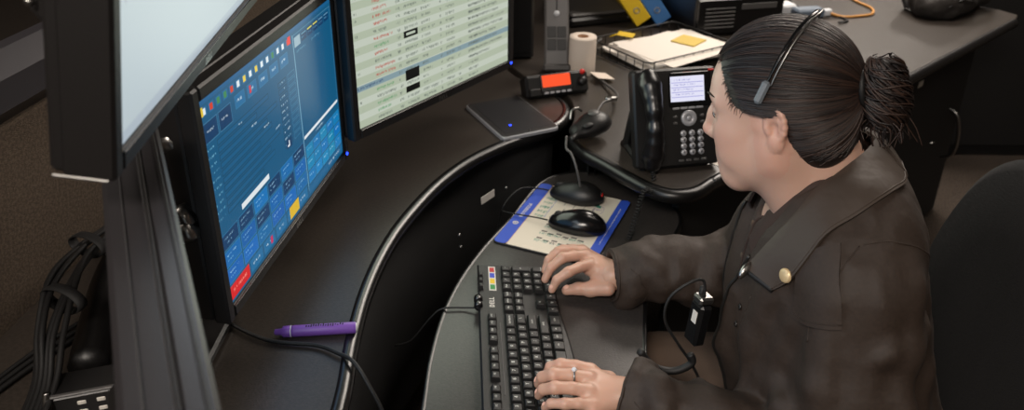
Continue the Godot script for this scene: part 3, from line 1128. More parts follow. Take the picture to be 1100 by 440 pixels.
func keyboard() -> void:
	var ky := -0.0621
	var kt := 0.09
	var rt := Vector3(sin(ky), 0, -cos(ky))
	var b := Vector3(cos(ky) * cos(kt), -sin(kt), sin(ky) * cos(kt))
	var kb := thing("keyboard", "black full-size computer keyboard with white legends under her hands", "keyboard", Transform3D(Basis(rt, b.cross(rt), b), Vector3(0.0021, 0.68, -1.0602)))
	var u := 0.01905
	var X := func(q: float) -> float: return (q - 12.5) * u
	# body: a wedge with a bowed front edge
	var outline := PackedVector2Array()
	outline.append(Vector2(X.call(-0.45), -0.052))
	outline.append(Vector2(X.call(22.95), -0.052))
	outline.append(Vector2(X.call(23.05), -0.02))
	outline.append(Vector2(X.call(23.05), 0.078))
	outline.append(Vector2(X.call(22.8), 0.088))
	for i in 13:
		var q := 16.2 - i * 1.35
		outline.append(Vector2(X.call(q), 0.09 + 0.011 * sin(PI * i / 12.0)))
	outline.append(Vector2(X.call(-0.45), 0.086))
	var st := S()
	st.set_smooth_group(-1)
	var top := inset(outline, 0.003)
	var low := func(p: Vector2) -> Vector3: return Vector3(p.x, -0.0207 + p.y * 0.0904, p.y)
	var idx := Geometry2D.triangulate_polygon(top)
	for i in idx.size() / 3:
		var t := []
		var l := []
		for k in 3:
			var p: Vector2 = top[idx[i * 3 + k]]
			t.append(Vector3(p.x, -0.0075, p.y))
			l.append(low.call(p))
		tri(st, t[0], t[1], t[2], UP)
		tri(st, l[0], l[1], l[2], -UP)
	for i in outline.size():
		var j := (i + 1) % outline.size()
		var o1 := Vector3(outline[i].x, -0.010, outline[i].y)
		var o2 := Vector3(outline[j].x, -0.010, outline[j].y)
		var n := (o1 + o2) * Vector3(1, 0, 1) - Vector3(X.call(11.0) * 2, 0, 0.03)
		n = Vector3(n.x * 0.2, 0, n.z) if absf(n.z) > 0.09 else Vector3(n.x, 0, 0)
		quad(st, o1, o2, Vector3(top[j].x, -0.0075, top[j].y), Vector3(top[i].x, -0.0075, top[i].y), n.normalized() + UP)
		quad(st, low.call(top[i]), low.call(top[j]), o2, o1, n)
	part("body", fin(st), M.black_plastic, kb)
	# keys: [row offset, depth in units, then start/width/legend]
	var cache := {}
	var rows := [
		[-1.55, 0.9, [[0, 1, "Esc"], [2, 1, "F1"], [3, 1, "F2"], [4, 1, "F3"], [5, 1, "F4"], [6.5, 1, "F5"], [7.5, 1, "F6"], [8.5, 1, "F7"], [9.5, 1, "F8"], [11, 1, "F9"], [12, 1, "F10"], [13, 1, "F11"], [14, 1, "F12"]]],
		[0, 1, [[0, 1, "`"], [1, 1, "1"], [2, 1, "2"], [3, 1, "3"], [4, 1, "4"], [5, 1, "5"], [6, 1, "6"], [7, 1, "7"], [8, 1, "8"], [9, 1, "9"], [10, 1, "0"], [11, 1, "-"], [12, 1, "="], [13, 2, "Backspace"], [15.25, 1, "Ins"], [16.25, 1, "Home"], [17.25, 1, "PgUp"], [18.5, 1, "Num"], [19.5, 1, "/"], [20.5, 1, "*"], [21.5, 1, "-"]]],
		[1, 1, [[0, 1.5, "Tab"], [1.5, 1, "Q"], [2.5, 1, "W"], [3.5, 1, "E"], [4.5, 1, "R"], [5.5, 1, "T"], [6.5, 1, "Y"], [7.5, 1, "U"], [8.5, 1, "I"], [9.5, 1, "O"], [10.5, 1, "P"], [11.5, 1, "["], [12.5, 1, "]"], [13.5, 1.5, "\\"], [15.25, 1, "Del"], [16.25, 1, "End"], [17.25, 1, "PgDn"], [18.5, 1, "7"], [19.5, 1, "8"], [20.5, 1, "9"]]],
		[2, 1, [[0, 1.75, "Caps"], [1.75, 1, "A"], [2.75, 1, "S"], [3.75, 1, "D"], [4.75, 1, "F"], [5.75, 1, "G"], [6.75, 1, "H"], [7.75, 1, "J"], [8.75, 1, "K"], [9.75, 1, "L"], [10.75, 1, ";"], [11.75, 1, "'"], [12.75, 2.25, "Enter"], [18.5, 1, "4"], [19.5, 1, "5"], [20.5, 1, "6"]]],
		[3, 1, [[0, 2.25, "Shift"], [2.25, 1, "Z"], [3.25, 1, "X"], [4.25, 1, "C"], [5.25, 1, "V"], [6.25, 1, "B"], [7.25, 1, "N"], [8.25, 1, "M"], [9.25, 1, ","], [10.25, 1, "."], [11.25, 1, "/"], [12.25, 2.75, "Shift"], [16.25, 1, "^"], [18.5, 1, "1"], [19.5, 1, "2"], [20.5, 1, "3"]]],
		[4.05, 1.15, [[0, 1.5, "Ctrl"], [1.5, 1, "Win"], [2.5, 1.25, "Alt"], [3.75, 6.5, ""], [10.25, 1.25, "Alt"], [11.5, 1, "Win"], [12.5, 1, "="], [13.5, 1.5, "Ctrl"], [15.25, 1, "<"], [16.25, 1, "v"], [17.25, 1, ">"], [18.5, 2, "0"], [20.5, 1, "."]]],
		[1.5, 2, [[21.5, 1, "+"]]],
		[3.5, 2, [[21.5, 1, "Enter"]]],
		[-2.45, 0.6, [[18.7, 0.8, ""], [19.6, 0.8, ""], [20.5, 0.8, ""]]],
	]
	var glyph := {}
	for row in rows:
		for k in row[2]:
			var ck := "%s %s" % [k[1], row[1]]
			if not cache.has(ck):
				cache[ck] = keycap(k[1] * u / 2 - 0.0006, row[1] * u / 2 - 0.0006)
			var key := part("key", cache[ck], M.black_plastic, kb, off(X.call(k[0] + k[1] / 2.0), 0, row[0] * u))
			if k[2]:
				if not glyph.has(k[2]):
					glyph[k[2]] = letters(k[2], 0.0052 if k[2].length() == 1 else 0.0030, true, 0.0)
				part("legend", glyph[k[2]], M.legend, key, Transform3D(Basis(Vector3.RIGHT, -PI / 2), Vector3(0, 0.0002, -0.0016)))
	# rear strip with a colour sticker, lettering, status window, volume wheel and a groove
	var cs := part("colour_sticker", box(Vector3(0.074, 0.0006, 0.013), 0.0002), M.white_label, kb, off(X.call(20.6), -0.0068, -0.0255), "white sticker with four coloured squares")
	for i in 4:
		part("colour_square", box(Vector3(0.014, 0.0005, 0.0088), 0.0001), [M.key_red, M.key_blue, M.yellow, M.key_green][i], cs, off(0.0265 - i * 0.0177, 0.0004, 0))
	part("lettering", letters("DELL", 0.0088, true, 0.0004), M.white_label, kb, Transform3D(Basis(Vector3.RIGHT, -PI / 2), Vector3(X.call(16.9), -0.0071, -0.0285)))
	for i in 2:
		part("volume_wheel", spun([Vector2(0, 0.006), Vector2(0.007, 0.006), Vector2(0.008, 0.004), Vector2(0.008, -0.004), Vector2(0.007, -0.006), Vector2(0, -0.006)], 16, Transform3D(Basis(Vector3.BACK, PI / 2), Vector3.ZERO)), M.black_gloss, kb, off(X.call(16.4 + i * 0.9), -0.008, -0.052))
	part("groove", box(Vector3(0.17, 0.001, 0.0016), 0.0003), M.grey_plastic, kb, off(X.call(9.5), -0.0071, -0.0165))
	single("keyboard_cable", rod([Vector3(-0.047, 0.668, -1.135), Vector3(-0.08, 0.663, -1.142), Vector3(-0.118, 0.662, -1.14), Vector3(-0.14, 0.645, -1.135), Vector3(-0.175, 0.60, -1.13), Vector3(-0.205, 0.58, -1.14)], 0.0018, 6), M.rubber, "thin black cable leaving the back of the keyboard and dropping over the platform edge", "cable")


# ---------------------------------------------------------------- mat and mice
func mouse(called: String, p: Vector3, yaw: float, label: String, gloss: Material, accent: bool) -> Node3D:
	var t := thing(called, label, "mouse", turn(p, yaw), "")
	var f := Field.new(Vector3(-0.075, -0.006, -0.045), Vector3(0.075, 0.055, 0.045), 0.0022)
	f.ell(Vector3(0.004, 0.006, 0), Vector3(0.060, 0.031, 0.031), Basis(), 0.01)
	f.ell(Vector3(0.018, 0.008, 0), Vector3(0.042, 0.032, 0.0315), Basis(), 0.012)
	f.plane(Vector3(0, 0.0012, 0), Vector3.DOWN, 0.12)
	part("shell", net([f]), gloss, t)
	part("wheel", spun([Vector2(0, 0.0035), Vector2(0.009, 0.0035), Vector2(0.0105, 0.002), Vector2(0.0105, -0.002), Vector2(0.009, -0.0035), Vector2(0, -0.0035)], 18, Transform3D(Basis(Vector3.RIGHT, PI / 2), Vector3.ZERO)), M.rubber, t, off(-0.034, 0.0245, 0))
	var seam := [Vector3(-0.054, 0.0165, 0), Vector3(-0.044, 0.0265, 0), Vector3(-0.026, 0.0335, 0), Vector3(-0.012, 0.0366, 0)]
	part("button_seam", rod(seam, 0.0005, 4), M.rubber, t)
	if accent:
		part("logo_badge", ball(Vector3(0.003, 0.007, 0.008), 14), M.red, t, off(0.0595, 0.0165, 0.0), "red badge on the palm end")
		part("badge_ring", spun([Vector2(0.0085, -0.002), Vector2(0.0095, 0), Vector2(0.0085, 0.002)], 18, Transform3D(Basis(Vector3.BACK, PI / 2), Vector3.ZERO)), M.rubber, t, off(0.0575, 0.0165, 0))
	else:
		part("logo_badge", ball(Vector3(0.006, 0.0012, 0.006), 14), M.steel, t, Transform3D(Basis(Vector3.BACK, -0.75), Vector3(0.0475, 0.0275, 0)), "small bright badge on the palm end")
	return t


func pad_and_mice() -> void:
	var my := 0.4049
	var e1 := Vector3(cos(my), 0, sin(my))
	var t := thing("mouse_mat", "printed mouse mat with blue ends under the two mice", "mouse mat", frame(Vector3(0.1124, 0.658, -1.4418), e1, UP))
	part("base", plate(rrect(0.2125, 0.2696, 0.012), 0.0, 0.0035, 0.0008), M.rubber, t)
	var flat := Basis(Vector3.RIGHT, -PI / 2)
	var pm := mat("mat_print", Color.WHITE, 0.6)
	pm.albedo_texture = print_mat()
	part("print", picture(0.16, 0.264), pm, t, Transform3D(flat, Vector3(0.003, 0.00385, 0)))
	var L := rrect(0.0285, 0.265, 0.010)
	part("blue_end", plate(L, 0.0034, 0.00395, 0.0), M.pad_blue, t, off(-0.0905, 0, 0), "blue strip with a round emblem and white lettering")
	part("blue_end", plate(rrect(0.0225, 0.265, 0.009), 0.0034, 0.00395, 0.0), M.pad_blue, t, off(0.0935, 0, 0), "blue strip with a line of small lettering")
	var face := Basis(Vector3.UP, PI / 2) * flat
	part("lettering", letters("MOTOROLA", 0.0078, true, 0.0), M.white_label, t, Transform3D(face, Vector3(-0.0905, 0.0042, -0.005)))
	var st := S()
	lathe(st, [Vector2(0.0042, 0.0), Vector2(0.0042, 0.0004), Vector2(0.0062, 0.0004), Vector2(0.0062, 0.0)], 20)
	part("emblem", fin(st), M.white_label, t, off(-0.0905, 0.004, 0.051))
	part("emblem", letters("M", 0.0052, true, 0.0), M.white_label, t, Transform3D(face, Vector3(-0.0905, 0.0042, 0.051)))
	st = S()
	rng.seed = 40
	for i in 34:
		bx(st, Vector3(rng.randf_range(0.0015, 0.003), 0.0002, rng.randf_range(0.0012, 0.0025)), off(0.0935, 0.004, -0.09 + i * 0.0045), 0.00005)
	part("small_type", fin(st), M.white_label, t, Transform3D(), "", "stuff")
	mouse("computer_mouse", Vector3(0.131, 0.662, -1.412), -0.24, "glossy black mouse on the near half of the mat", M.black_gloss, false)
	mouse("computer_mouse", Vector3(0.139, 0.662, -1.535), -0.3, "matte black mouse with a red badge at its palm end, on the mat's far half", M.black_plastic, true)
	single("mouse_cable", rod([Vector3(0.075, 0.672, -1.426), Vector3(0.055, 0.671, -1.436), Vector3(0.02, 0.668, -1.452), Vector3(-0.01, 0.664, -1.468), Vector3(-0.022, 0.65, -1.49), Vector3(-0.03, 0.58, -1.5)], 0.0017, 6), M.rubber, "thin black cable of the glossy mouse running left across the blue strip", "cable")
	single("mouse_cable", rod([Vector3(0.083, 0.672, -1.552), Vector3(0.06, 0.672, -1.56), Vector3(0.022, 0.68, -1.545), Vector3(-0.005, 0.672, -1.515), Vector3(-0.02, 0.65, -1.5), Vector3(-0.03, 0.58, -1.53)], 0.0017, 6), M.rubber, "thin black cable looping from the mouse with the red badge", "cable")


# ---------------------------------------------------------------- telephone
func telephone() -> void:
	var ax := Vector3(0.978, 0, -0.208)
	var n := ax.cross(UP)
	var be := deg_to_rad(20.0)
	var up := UP * cos(be) - n * sin(be)
	var t := thing("desk_phone", "black office telephone with a lit lilac display, standing in front of her face", "telephone", frame(Vector3(0.346, 0.772, -1.478), ax, up))
	part("body", slabz(rrect(0.183, 0.203, 0.010), 0.026, 0.004, Vector3(0, 0.1015, -0.026)), M.black_plastic, t)
	var st := S()
	bx(st, Vector3(0.15, 0.02, 0.14), Transform3D(Basis(Vector3.RIGHT, be), Vector3(0, 0.02, -0.085)), 0.006)
	bx(st, Vector3(0.15, 0.15, 0.02), Transform3D(Basis(Vector3.RIGHT, be * 1.9), Vector3(0, 0.085, -0.095)), 0.006)
	part("stand", fin(st), M.black_plastic, t)
	part("display_frame", slabz(rrect(0.092, 0.072, 0.006), 0.003, 0.001, Vector3(0.030, 0.158, 0.0)), M.black_gloss, t)
	part("display", picture(0.074, 0.052), glow("phone_display_glow", Color.WHITE, 1.0, screen_phone()), t, off(0.024, 0.160, 0.0035), "lit lilac display with rows of text")
	for i in 4:
		part("soft_key", slabz(rrect(0.0155, 0.0055, 0.002), 0.003, 0.001, Vector3(-0.0013 + i * 0.0172, 0.121, 0)), M.button_grey, t)
	part("navigation_ring", spun([Vector2(0.006, 0.003), Vector2(0.009, 0.0045), Vector2(0.015, 0.0045), Vector2(0.0165, 0.003), Vector2(0.017, 0)], 28, Transform3D(Basis(Vector3.RIGHT, PI / 2), Vector3.ZERO)), M.button_grey, t, off(0.026, 0.099, 0))
	part("navigation_button", spun([Vector2(0, 0.0045), Vector2(0.004, 0.0042), Vector2(0.0055, 0.003), Vector2(0.0056, 0)], 18, Transform3D(Basis(Vector3.RIGHT, PI / 2), Vector3.ZERO)), M.button_grey, t, off(0.026, 0.099, 0))
	for s in [[-0.004, 0.103], [-0.004, 0.09], [0.055, 0.103], [0.055, 0.09]]:
		part("side_key", slabz(rrect(0.009, 0.005, 0.002), 0.003, 0.001, Vector3(s[0], s[1], 0)), M.grey_plastic, t)
	var dig := ["1", "2", "3", "4", "5", "6", "7", "8", "9", "*", "0", "#"]
	var cap := spun([Vector2(0, 0.0042), Vector2(0.0048, 0.004), Vector2(0.0062, 0.0028), Vector2(0.0064, 0)], 16, Transform3D(Basis(Vector3.RIGHT, PI / 2), Vector3.ZERO))
	for i in 12:
		var k := part("keypad_button", cap, M.button_grey, t, off(0.0125 + (i % 3) * 0.0188, 0.068 - (i / 3) * 0.0132, 0))
		part("digit", letters(dig[i], 0.005, true, 0.0), M.black_panel, k, off(0, 0, 0.0046))
	for i in 4:
		part("lower_key", slabz(rrect(0.012, 0.005, 0.002), 0.002, 0.0008, Vector3(0.006 + i * 0.0165, 0.012, 0)), M.grey_plastic, t)
	part("lettering", letters("AVAYA", 0.0045, true, 0.0002), M.red, t, off(0.026, 0.1925, 0.0006), "red lettering above the display")
	part("message_lamp", slabz(rrect(0.012, 0.004, 0.0015), 0.003, 0.001, Vector3(0.078, 0.196, 0)), M.red, t, Transform3D(), "small red message lamp")
	# the handset rests in its cradle on the left
	var h := thing("telephone_handset", "black telephone handset resting on the left side of the telephone", "handset", t.transform * off(-0.062, 0.102, 0.0))
	var f := Field.new(Vector3(-0.035, -0.12, -0.012), Vector3(0.035, 0.12, 0.06), 0.0028)
	f.chain([Vector3(0, 0.086, 0.012), Vector3(0, 0.068, 0.020), Vector3(0, 0.045, 0.030), Vector3(0, 0.02, 0.0355), Vector3(0, -0.02, 0.0355), Vector3(0, -0.045, 0.030), Vector3(0, -0.068, 0.020), Vector3(0, -0.088, 0.012)], [0.0185, 0.0205, 0.017, 0.0155, 0.0155, 0.017, 0.0205, 0.0185], 0.012)
	f.plane(Vector3(0, 0, 0.0015), Vector3(0, 0, -1), 0.2)
	part("grip", net([f]), M.handset_black, h)
	for s: int in [-1, 1]:
		part("ear_pad" if s > 0 else "mouth_pad", spun([Vector2(0, 0.002), Vector2(0.019, 0.002), Vector2(0.021, 0.0), Vector2(0.021, -0.006)], 22, Transform3D(Basis(Vector3.RIGHT, -PI / 2), Vector3.ZERO)), M.black_plastic, h, off(0, s * 0.077, 0.0032))
	# its coiled cord hangs off the desk edge
	var a: Vector3 = h.transform * Vector3(0, -0.105, 0.016)
	var path := smooth([a, a + Vector3(-0.002, -0.03, 0.03), Vector3(0.262, 0.765, -1.385), Vector3(0.248, 0.72, -1.372), Vector3(0.236, 0.66, -1.375), Vector3(0.215, 0.61, -1.40), Vector3(0.19, 0.66, -1.44)], 60)
	var coil := PackedVector3Array()
	for i in path.size():
		var tng := (path[mini(i + 1, path.size() - 1)] - path[maxi(i - 1, 0)]).normalized()
		var s := tng.cross(Vector3.BACK).normalized()
		coil.append(path[i] + (s * cos(i * 0.9) + tng.cross(s) * sin(i * 0.9)) * 0.0046)
	st = S()
	tube(st, coil, 0.0015, 5)
	part("coiled_cord", fin(st), M.rubber, h, h.transform.affine_inverse(), "coiled cord hanging over the desk edge")


# an outline in the xy plane extruded towards +z from p
func slabz(pl: PackedVector2Array, thick: float, bev: float, p: Vector3) -> ArrayMesh:
	var st := S()
	var fl := PackedVector2Array()
	for q in pl:
		fl.append(Vector2(q.x, -q.y))
	slab(st, fl, 0, thick, bev, Transform3D(Basis(Vector3.RIGHT, PI / 2), p))
	return fin(st)


# ---------------------------------------------------------------- small things on the desks
func phone_papers() -> void:
	for i in 2:
		var st := S()
		slab(st, rrect(0.15, 0.20, 0.001, 1), 0.0, 0.001)
		single("paper_sheet", fin(st), M.paper, ["sheet of cream paper on the desk under the right side of the telephone", "second sheet of cream paper lying crooked just right of the telephone"][i], "paper", turn(Vector3(0.462 + 0.012 * i, 0.7604 + 0.0014 * i, -1.615 - 0.05 * i), -0.74 + 0.16 * i), "papers beside the telephone")



func tablet() -> void:
	var x := frame(Vector3(-0.003, 0.76, -1.741), Vector3(0.45, 0, 0.893), UP)
	var t := thing("tablet", "dark tablet computer with a grey rim lying flat at the desk corner", "tablet", x)
	part("case", plate(rrect(0.212, 0.146, 0.012), 0.0, 0.0085, 0.002), M.button_grey, t)
	part("rim", plate(rrect(0.206, 0.140, 0.010), 0.008, 0.0092, 0.0005), M.bezel, t)
	part("glass", plate(rrect(0.178, 0.116, 0.003), 0.009, 0.0097, 0.0002), M.tablet_glass, t)
	part("camera", ball(Vector3(0.003, 0.0008, 0.003), 10), M.black_gloss, t, off(0.096, 0.0093, 0))
	part("indicator", ball(Vector3(0.0035, 0.0012, 0.0035), 10), M.led_glow, t, off(0.052, 0.0098, 0.028), "blue indicator light")


func marker() -> void:
	var a := Vector3(-0.347, 0.7685, -0.94)
	var b := Vector3(-0.2265, 0.7685, -0.953)
	var t := thing("marker_pen", "purple marker pen lying beside the curved desk edge", "marker", frame((a + b) / 2, b - a, UP))
	var rot := Transform3D(Basis(Vector3.BACK, -PI / 2), Vector3.ZERO)
	part("barrel", spun([Vector2(0, -0.034), Vector2(0.0078, -0.034), Vector2(0.0085, -0.030), Vector2(0.0085, 0.058), Vector2(0.0075, 0.0595)], 20, rot), M.purple, t)
	part("end_plug", spun([Vector2(0.0075, 0.0590), Vector2(0.0072, 0.0605), Vector2(0, 0.0608)], 20, rot), M.white_plastic, t, Transform3D(), "pale end plug")
	part("cap", spun([Vector2(0.0078, -0.0335), Vector2(0.0086, -0.035), Vector2(0.0082, -0.046), Vector2(0.005, -0.048), Vector2(0.0042, -0.058), Vector2(0, -0.0592)], 20, rot), M.purple, t)
	part("cap_ring", spun([Vector2(0.0087, -0.0338), Vector2(0.0089, -0.0345), Vector2(0.0087, -0.0352)], 20, rot), M.white_plastic, t)
	var st := S()
	rng.seed = 5
	for i in 16:
		bx(st, Vector3(0.0018, 0.0004, rng.randf_range(0.002, 0.006)), off(-0.012 + i * 0.0035, 0.0085, rng.randf_range(-0.001, 0.001)), 0.0001)
	part("printed_words", fin(st), M.black_panel, t, Transform3D(), "", "stuff")


func cables() -> void:
	single("power_cable", rod([Vector3(-0.50, 0.80, -1.05), Vector3(-0.478, 0.767, -1.01), Vector3(-0.43, 0.765, -0.972), Vector3(-0.353, 0.765, -0.927), Vector3(-0.281, 0.765, -0.917), Vector3(-0.245, 0.7655, -0.90), Vector3(-0.219, 0.7655, -0.882), Vector3(-0.196, 0.745, -0.86), Vector3(-0.172, 0.70, -0.84), Vector3(-0.16, 0.62, -0.82), Vector3(-0.16, 0.5, -0.81)], 0.0031, 8), M.rubber, "black cable crossing the desk past the purple marker and dropping over its edge", "cable")
	rng.seed = 9
	var lb := ["outermost", "second", "third", "fourth", "fifth", "innermost"]
	for i in 6:
		var o := Vector3(-0.018 + 0.008 * i, 0.004 * (i % 3), 0.004 * i)
		var p := []
		for q in [Vector3(-0.66, 0.80, -1.34), Vector3(-0.672, 0.80, -1.20), Vector3(-0.664, 0.83, -1.06), Vector3(-0.627, 0.86, -0.93), Vector3(-0.608, 0.84, -0.85), Vector3(-0.586, 0.80, -0.78), Vector3(-0.578, 0.775, -0.66)]:
			p.append(q + o + Vector3(rng.randf_range(-0.006, 0.006), rng.randf_range(-0.004, 0.008), 0))
		single("loom_cable", rod(p, 0.0042 if i != 3 else 0.006, 8), M.rubber, "thickest black cable of the strapped bundle behind the monitors" if i == 3 else "thin black cable strapped in the loose bundle along the partition behind the monitors", "cable", Transform3D(), "bundled cables behind the monitors")
	for i in 2:
		var c: Vector3 = [Vector3(-0.665, 0.833, -1.068), Vector3(-0.607, 0.862, -0.89)][i]
		var st := S()
		var ring := PackedVector3Array()
		for k in 20:
			var an := TAU * k / 20
			ring.append(Vector3(cos(an) * 0.034, sin(an) * 0.018, 0))
		tube(st, ring, 0.009, 6, 0.16, Vector3.ZERO, true)
		single("cable_strap", fin(st), M.black_panel, ["black strap round the cable bundle, the farther of the two", "black strap round the cable bundle, the nearer of the two"][i], "strap", frame(c, Vector3(0.9, 0, 0.35), UP))
	for i in 3:
		single("loose_cable", rod([Vector3(-0.72, 0.765, -0.70 - i * 0.03), Vector3(-0.66, 0.768, -0.86 - i * 0.03), Vector3(-0.60, 0.767, -0.97 - i * 0.02), Vector3(-0.53, 0.766, -1.03), Vector3(-0.46, 0.765, -1.10 - i * 0.02)], 0.0035, 7), M.rubber, ["loose black cable on the desk behind the monitors, nearest the camera", "loose black cable on the desk behind the monitors, in the middle of three", "loose black cable on the desk behind the monitors, nearest the partition"][i], "cable")
	single("cable_duct", rod([Vector3(-0.655, 0.787, -1.22), Vector3(-0.632, 0.787, -1.06), Vector3(-0.595, 0.787, -0.93), Vector3(-0.565, 0.787, -0.84)], 0.026, 10, 4), M.black_plastic, "thick black cable duct lying on the desk beside the bundled cables", "cable duct")
	# a small outlet box with lit ports
	var t := thing("outlet_box", "small black outlet box with pale ports and metal end clips at the bottom left", "outlet box", frame(Vector3(-0.535, 0.789, -0.785), Vector3(0.955, 0.0, -0.30), UP))
	part("case", box(Vector3(0.075, 0.055, 0.05), 0.004), M.black_plastic, t)
	part("top_lip", box(Vector3(0.075, 0.003, 0.006), 0.001), M.grey_plastic, t, off(0, 0.028, 0.023))
	for s: int in [-1, 1]:
		part("end_clip", rod([Vector3(s * 0.041, 0.034, 0.02), Vector3(s * 0.043, 0.015, 0.026), Vector3(s * 0.042, -0.02, 0.026)], 0.004, 8), M.steel, t)
	for i in 2:
		for j in 3:
			part("port", box(Vector3(0.010, 0.006, 0.002), 0.001), M.white_label, t, off(-0.004 + i * 0.022, 0.014 - j * 0.014, 0.0255))


func radio_set() -> void:
	# mobile radio with an orange display
	var ax := Vector3(0.94, 0, -0.34)
	var n := ax.normalized().cross(UP)
	var t := thing("two_way_radio", "black two-way radio control head with a lit orange display", "radio", frame(Vector3(0.121, 0.762, -1.868), ax, UP * 0.9 - n * 0.43))
	var st := S()
	bx(st, Vector3(0.17, 0.058, 0.05), off(0, 0.036, -0.03), 0.007)
	part("body", fin(st), M.black_plastic, t)
	part("display_frame", slabz(rrect(0.086, 0.042, 0.004), 0.003, 0.001, Vector3(-0.004, 0.042, -0.005)), M.black_gloss, t)
	part("display", slabz(rrect(0.076, 0.030, 0.002), 0.001, 0.0003, Vector3(-0.004, 0.046, -0.0022)), M.orange_glow, t, Transform3D(), "lit orange display")
	for i in 5:
		part("button", slabz(rrect(0.011, 0.006, 0.002), 0.004, 0.001, Vector3(-0.034 + i * 0.0155, 0.0165, -0.005)), M.button_grey, t)
	part("volume_knob", spun([Vector2(0, 0.018), Vector2(0.010, 0.018), Vector2(0.011, 0.016), Vector2(0.012, 0)], 18, Transform3D(Basis(Vector3.RIGHT, PI / 2), Vector3.ZERO)), M.black_plastic, t, off(0.064, 0.036, -0.005))
	part("emergency_button", spun([Vector2(0, 0.006), Vector2(0.006, 0.005), Vector2(0.007, 0)], 14, Transform3D(Basis(Vector3.RIGHT, PI / 2), Vector3.ZERO)), M.red, t, off(0.070, 0.060, -0.005), "red emergency button")
	part("socket", box(Vector3(0.03, 0.02, 0.016), 0.003), M.black_plastic, t, off(-0.066, 0.02, 0.0))
	# hand microphone
	var m := thing("hand_microphone", "black palm microphone lying on its clip between the tablet and the telephone", "microphone", frame(Vector3(0.168, 0.79, -1.635), Vector3(0.93, 0.1, -0.36), UP))
	var f := Field.new(Vector3(-0.07, -0.035, -0.05), Vector3(0.07, 0.05, 0.05), 0.003)
	f.ell(Vector3(0.006, 0, 0.004), Vector3(0.055, 0.02, 0.032), Basis(Vector3.UP, 0.2), 0.01)
	f.ell(Vector3(0.02, 0.004, -0.004), Vector3(0.034, 0.024, 0.034), Basis(), 0.012)
	f.cap(Vector3(-0.03, 0.0, 0.02), Vector3(-0.052, -0.002, 0.034), 0.010, 0.007, 0.008)
	part("body", net([f]), M.black_plastic, m)
	part("talk_button", ball(Vector3(0.014, 0.006, 0.009), 14), M.rubber, m, off(-0.01, 0.016, 0.026))
	part("grille", spun([Vector2(0, 0.003), Vector2(0.012, 0.003), Vector2(0.014, 0)], 16), M.grey_plastic, m, off(0.02, 0.0265, -0.006))
	part("hanger_clip", rod([Vector3(-0.028, 0.012, -0.028), Vector3(-0.02, 0.028, -0.036), Vector3(-0.004, 0.03, -0.04), Vector3(0.006, 0.02, -0.04)], 0.0032, 7), M.steel, m, Transform3D(), "bare metal hanger clip")
	part("drop_cord", rod([Vector3(0.119, 0.787, -1.588), Vector3(0.118, 0.77, -1.562), Vector3(0.128, 0.764, -1.548), Vector3(0.139, 0.74, -1.525), Vector3(0.15, 0.69, -1.52), Vector3(0.155, 0.64, -1.55), Vector3(0.15, 0.55, -1.6)], 0.0028, 7), M.grey_plastic, m, m.transform.affine_inverse())
	part("lead", rod([Vector3(0.19, 0.80, -1.675), Vector3(0.215, 0.80, -1.75), Vector3(0.252, 0.79, -1.80), Vector3(0.26, 0.775, -1.88), Vector3(0.235, 0.767, -1.98), Vector3(0.205, 0.767, -2.10), Vector3(0.22, 0.775, -2.2), Vector3(0.26, 0.79, -2.26)], 0.0036, 8), M.grey_plastic, m, m.transform.affine_inverse(), "grey lead curving back to the paper roll")
	var lc := S()
	lathe(lc, [Vector2(0, 0.016), Vector2(0.0055, 0.015), Vector2(0.0065, -0.013), Vector2(0, -0.016)], 12, frame(Vector3(0.236, 0.798, -1.778), Vector3(0, 0, 1), Vector3(0.7, 0, -0.6)))
	part("lead_plug", fin(lc), M.steel, m, m.transform.affine_inverse(), "bright metal plug on the lead")
	# grey upright unit
	var u := thing("cordless_unit", "grey upright handset unit with a round silver button, standing before the paper roll", "handset", frame(Vector3(0.119, 0.76, -2.058), Vector3(1, 0, -0.03), UP * 0.93 + Vector3(-0.03, 0, -0.36)))
	part("foot", box(Vector3(0.074, 0.02, 0.045), 0.005), M.grey_plastic, u, off(0, 0.012, 0.004))
	part("body", box(Vector3(0.066, 0.20, 0.022), 0.005), M.light_grey, u, off(0, 0.115, 0))
	part("silver_button", spun([Vector2(0, 0.004), Vector2(0.007, 0.0035), Vector2(0.008, 0)], 18, Transform3D(Basis(Vector3.RIGHT, PI / 2), Vector3.ZERO)), M.white_plastic, u, off(0, 0.158, 0.011), "round silver button")
	for q in [[-0.0135, 0.108], [0.0135, 0.108], [-0.0135, 0.074], [0.0135, 0.074]]:
		part("key_pad", box(Vector3(0.024, 0.03, 0.003), 0.001), M.black_plastic, u, off(q[0], q[1], 0.0112))
	part("slot", box(Vector3(0.004, 0.05, 0.002), 0.0008), M.black_plastic, u, off(0, 0.19, 0.011))
	var sp := thing("desk_speaker", "black upright speaker box behind the right end of the white monitor", "speaker", turn(Vector3(0.0, 0.76, -2.22), 0.1))
	part("cabinet", box(Vector3(0.105, 0.25, 0.13), 0.006), M.black_plastic, sp, off(0, 0.1265, 0))
	part("grille", box(Vector3(0.09, 0.22, 0.006), 0.002), M.chair_fabric, sp, off(0, 0.13, 0.066))
	# paper roll
	var pr := thing("paper_roll", "small cream paper towel roll standing behind the radio", "paper roll", off(0.188, 0.76, -2.062))
	part("paper", spun([Vector2(0.013, 0.0), Vector2(0.036, 0.0), Vector2(0.0365, 0.003), Vector2(0.0365, 0.099), Vector2(0.036, 0.102), Vector2(0.016, 0.102), Vector2(0.013, 0.1)], 32), M.tissue, pr)
	part("core", spun([Vector2(0.0145, 0.1025), Vector2(0.0145, 0.0), Vector2(0.0125, 0.0), Vector2(0.0125, 0.1025), Vector2(0.0145, 0.1025)], 24), M.cardboard, pr)
	var sh := S()
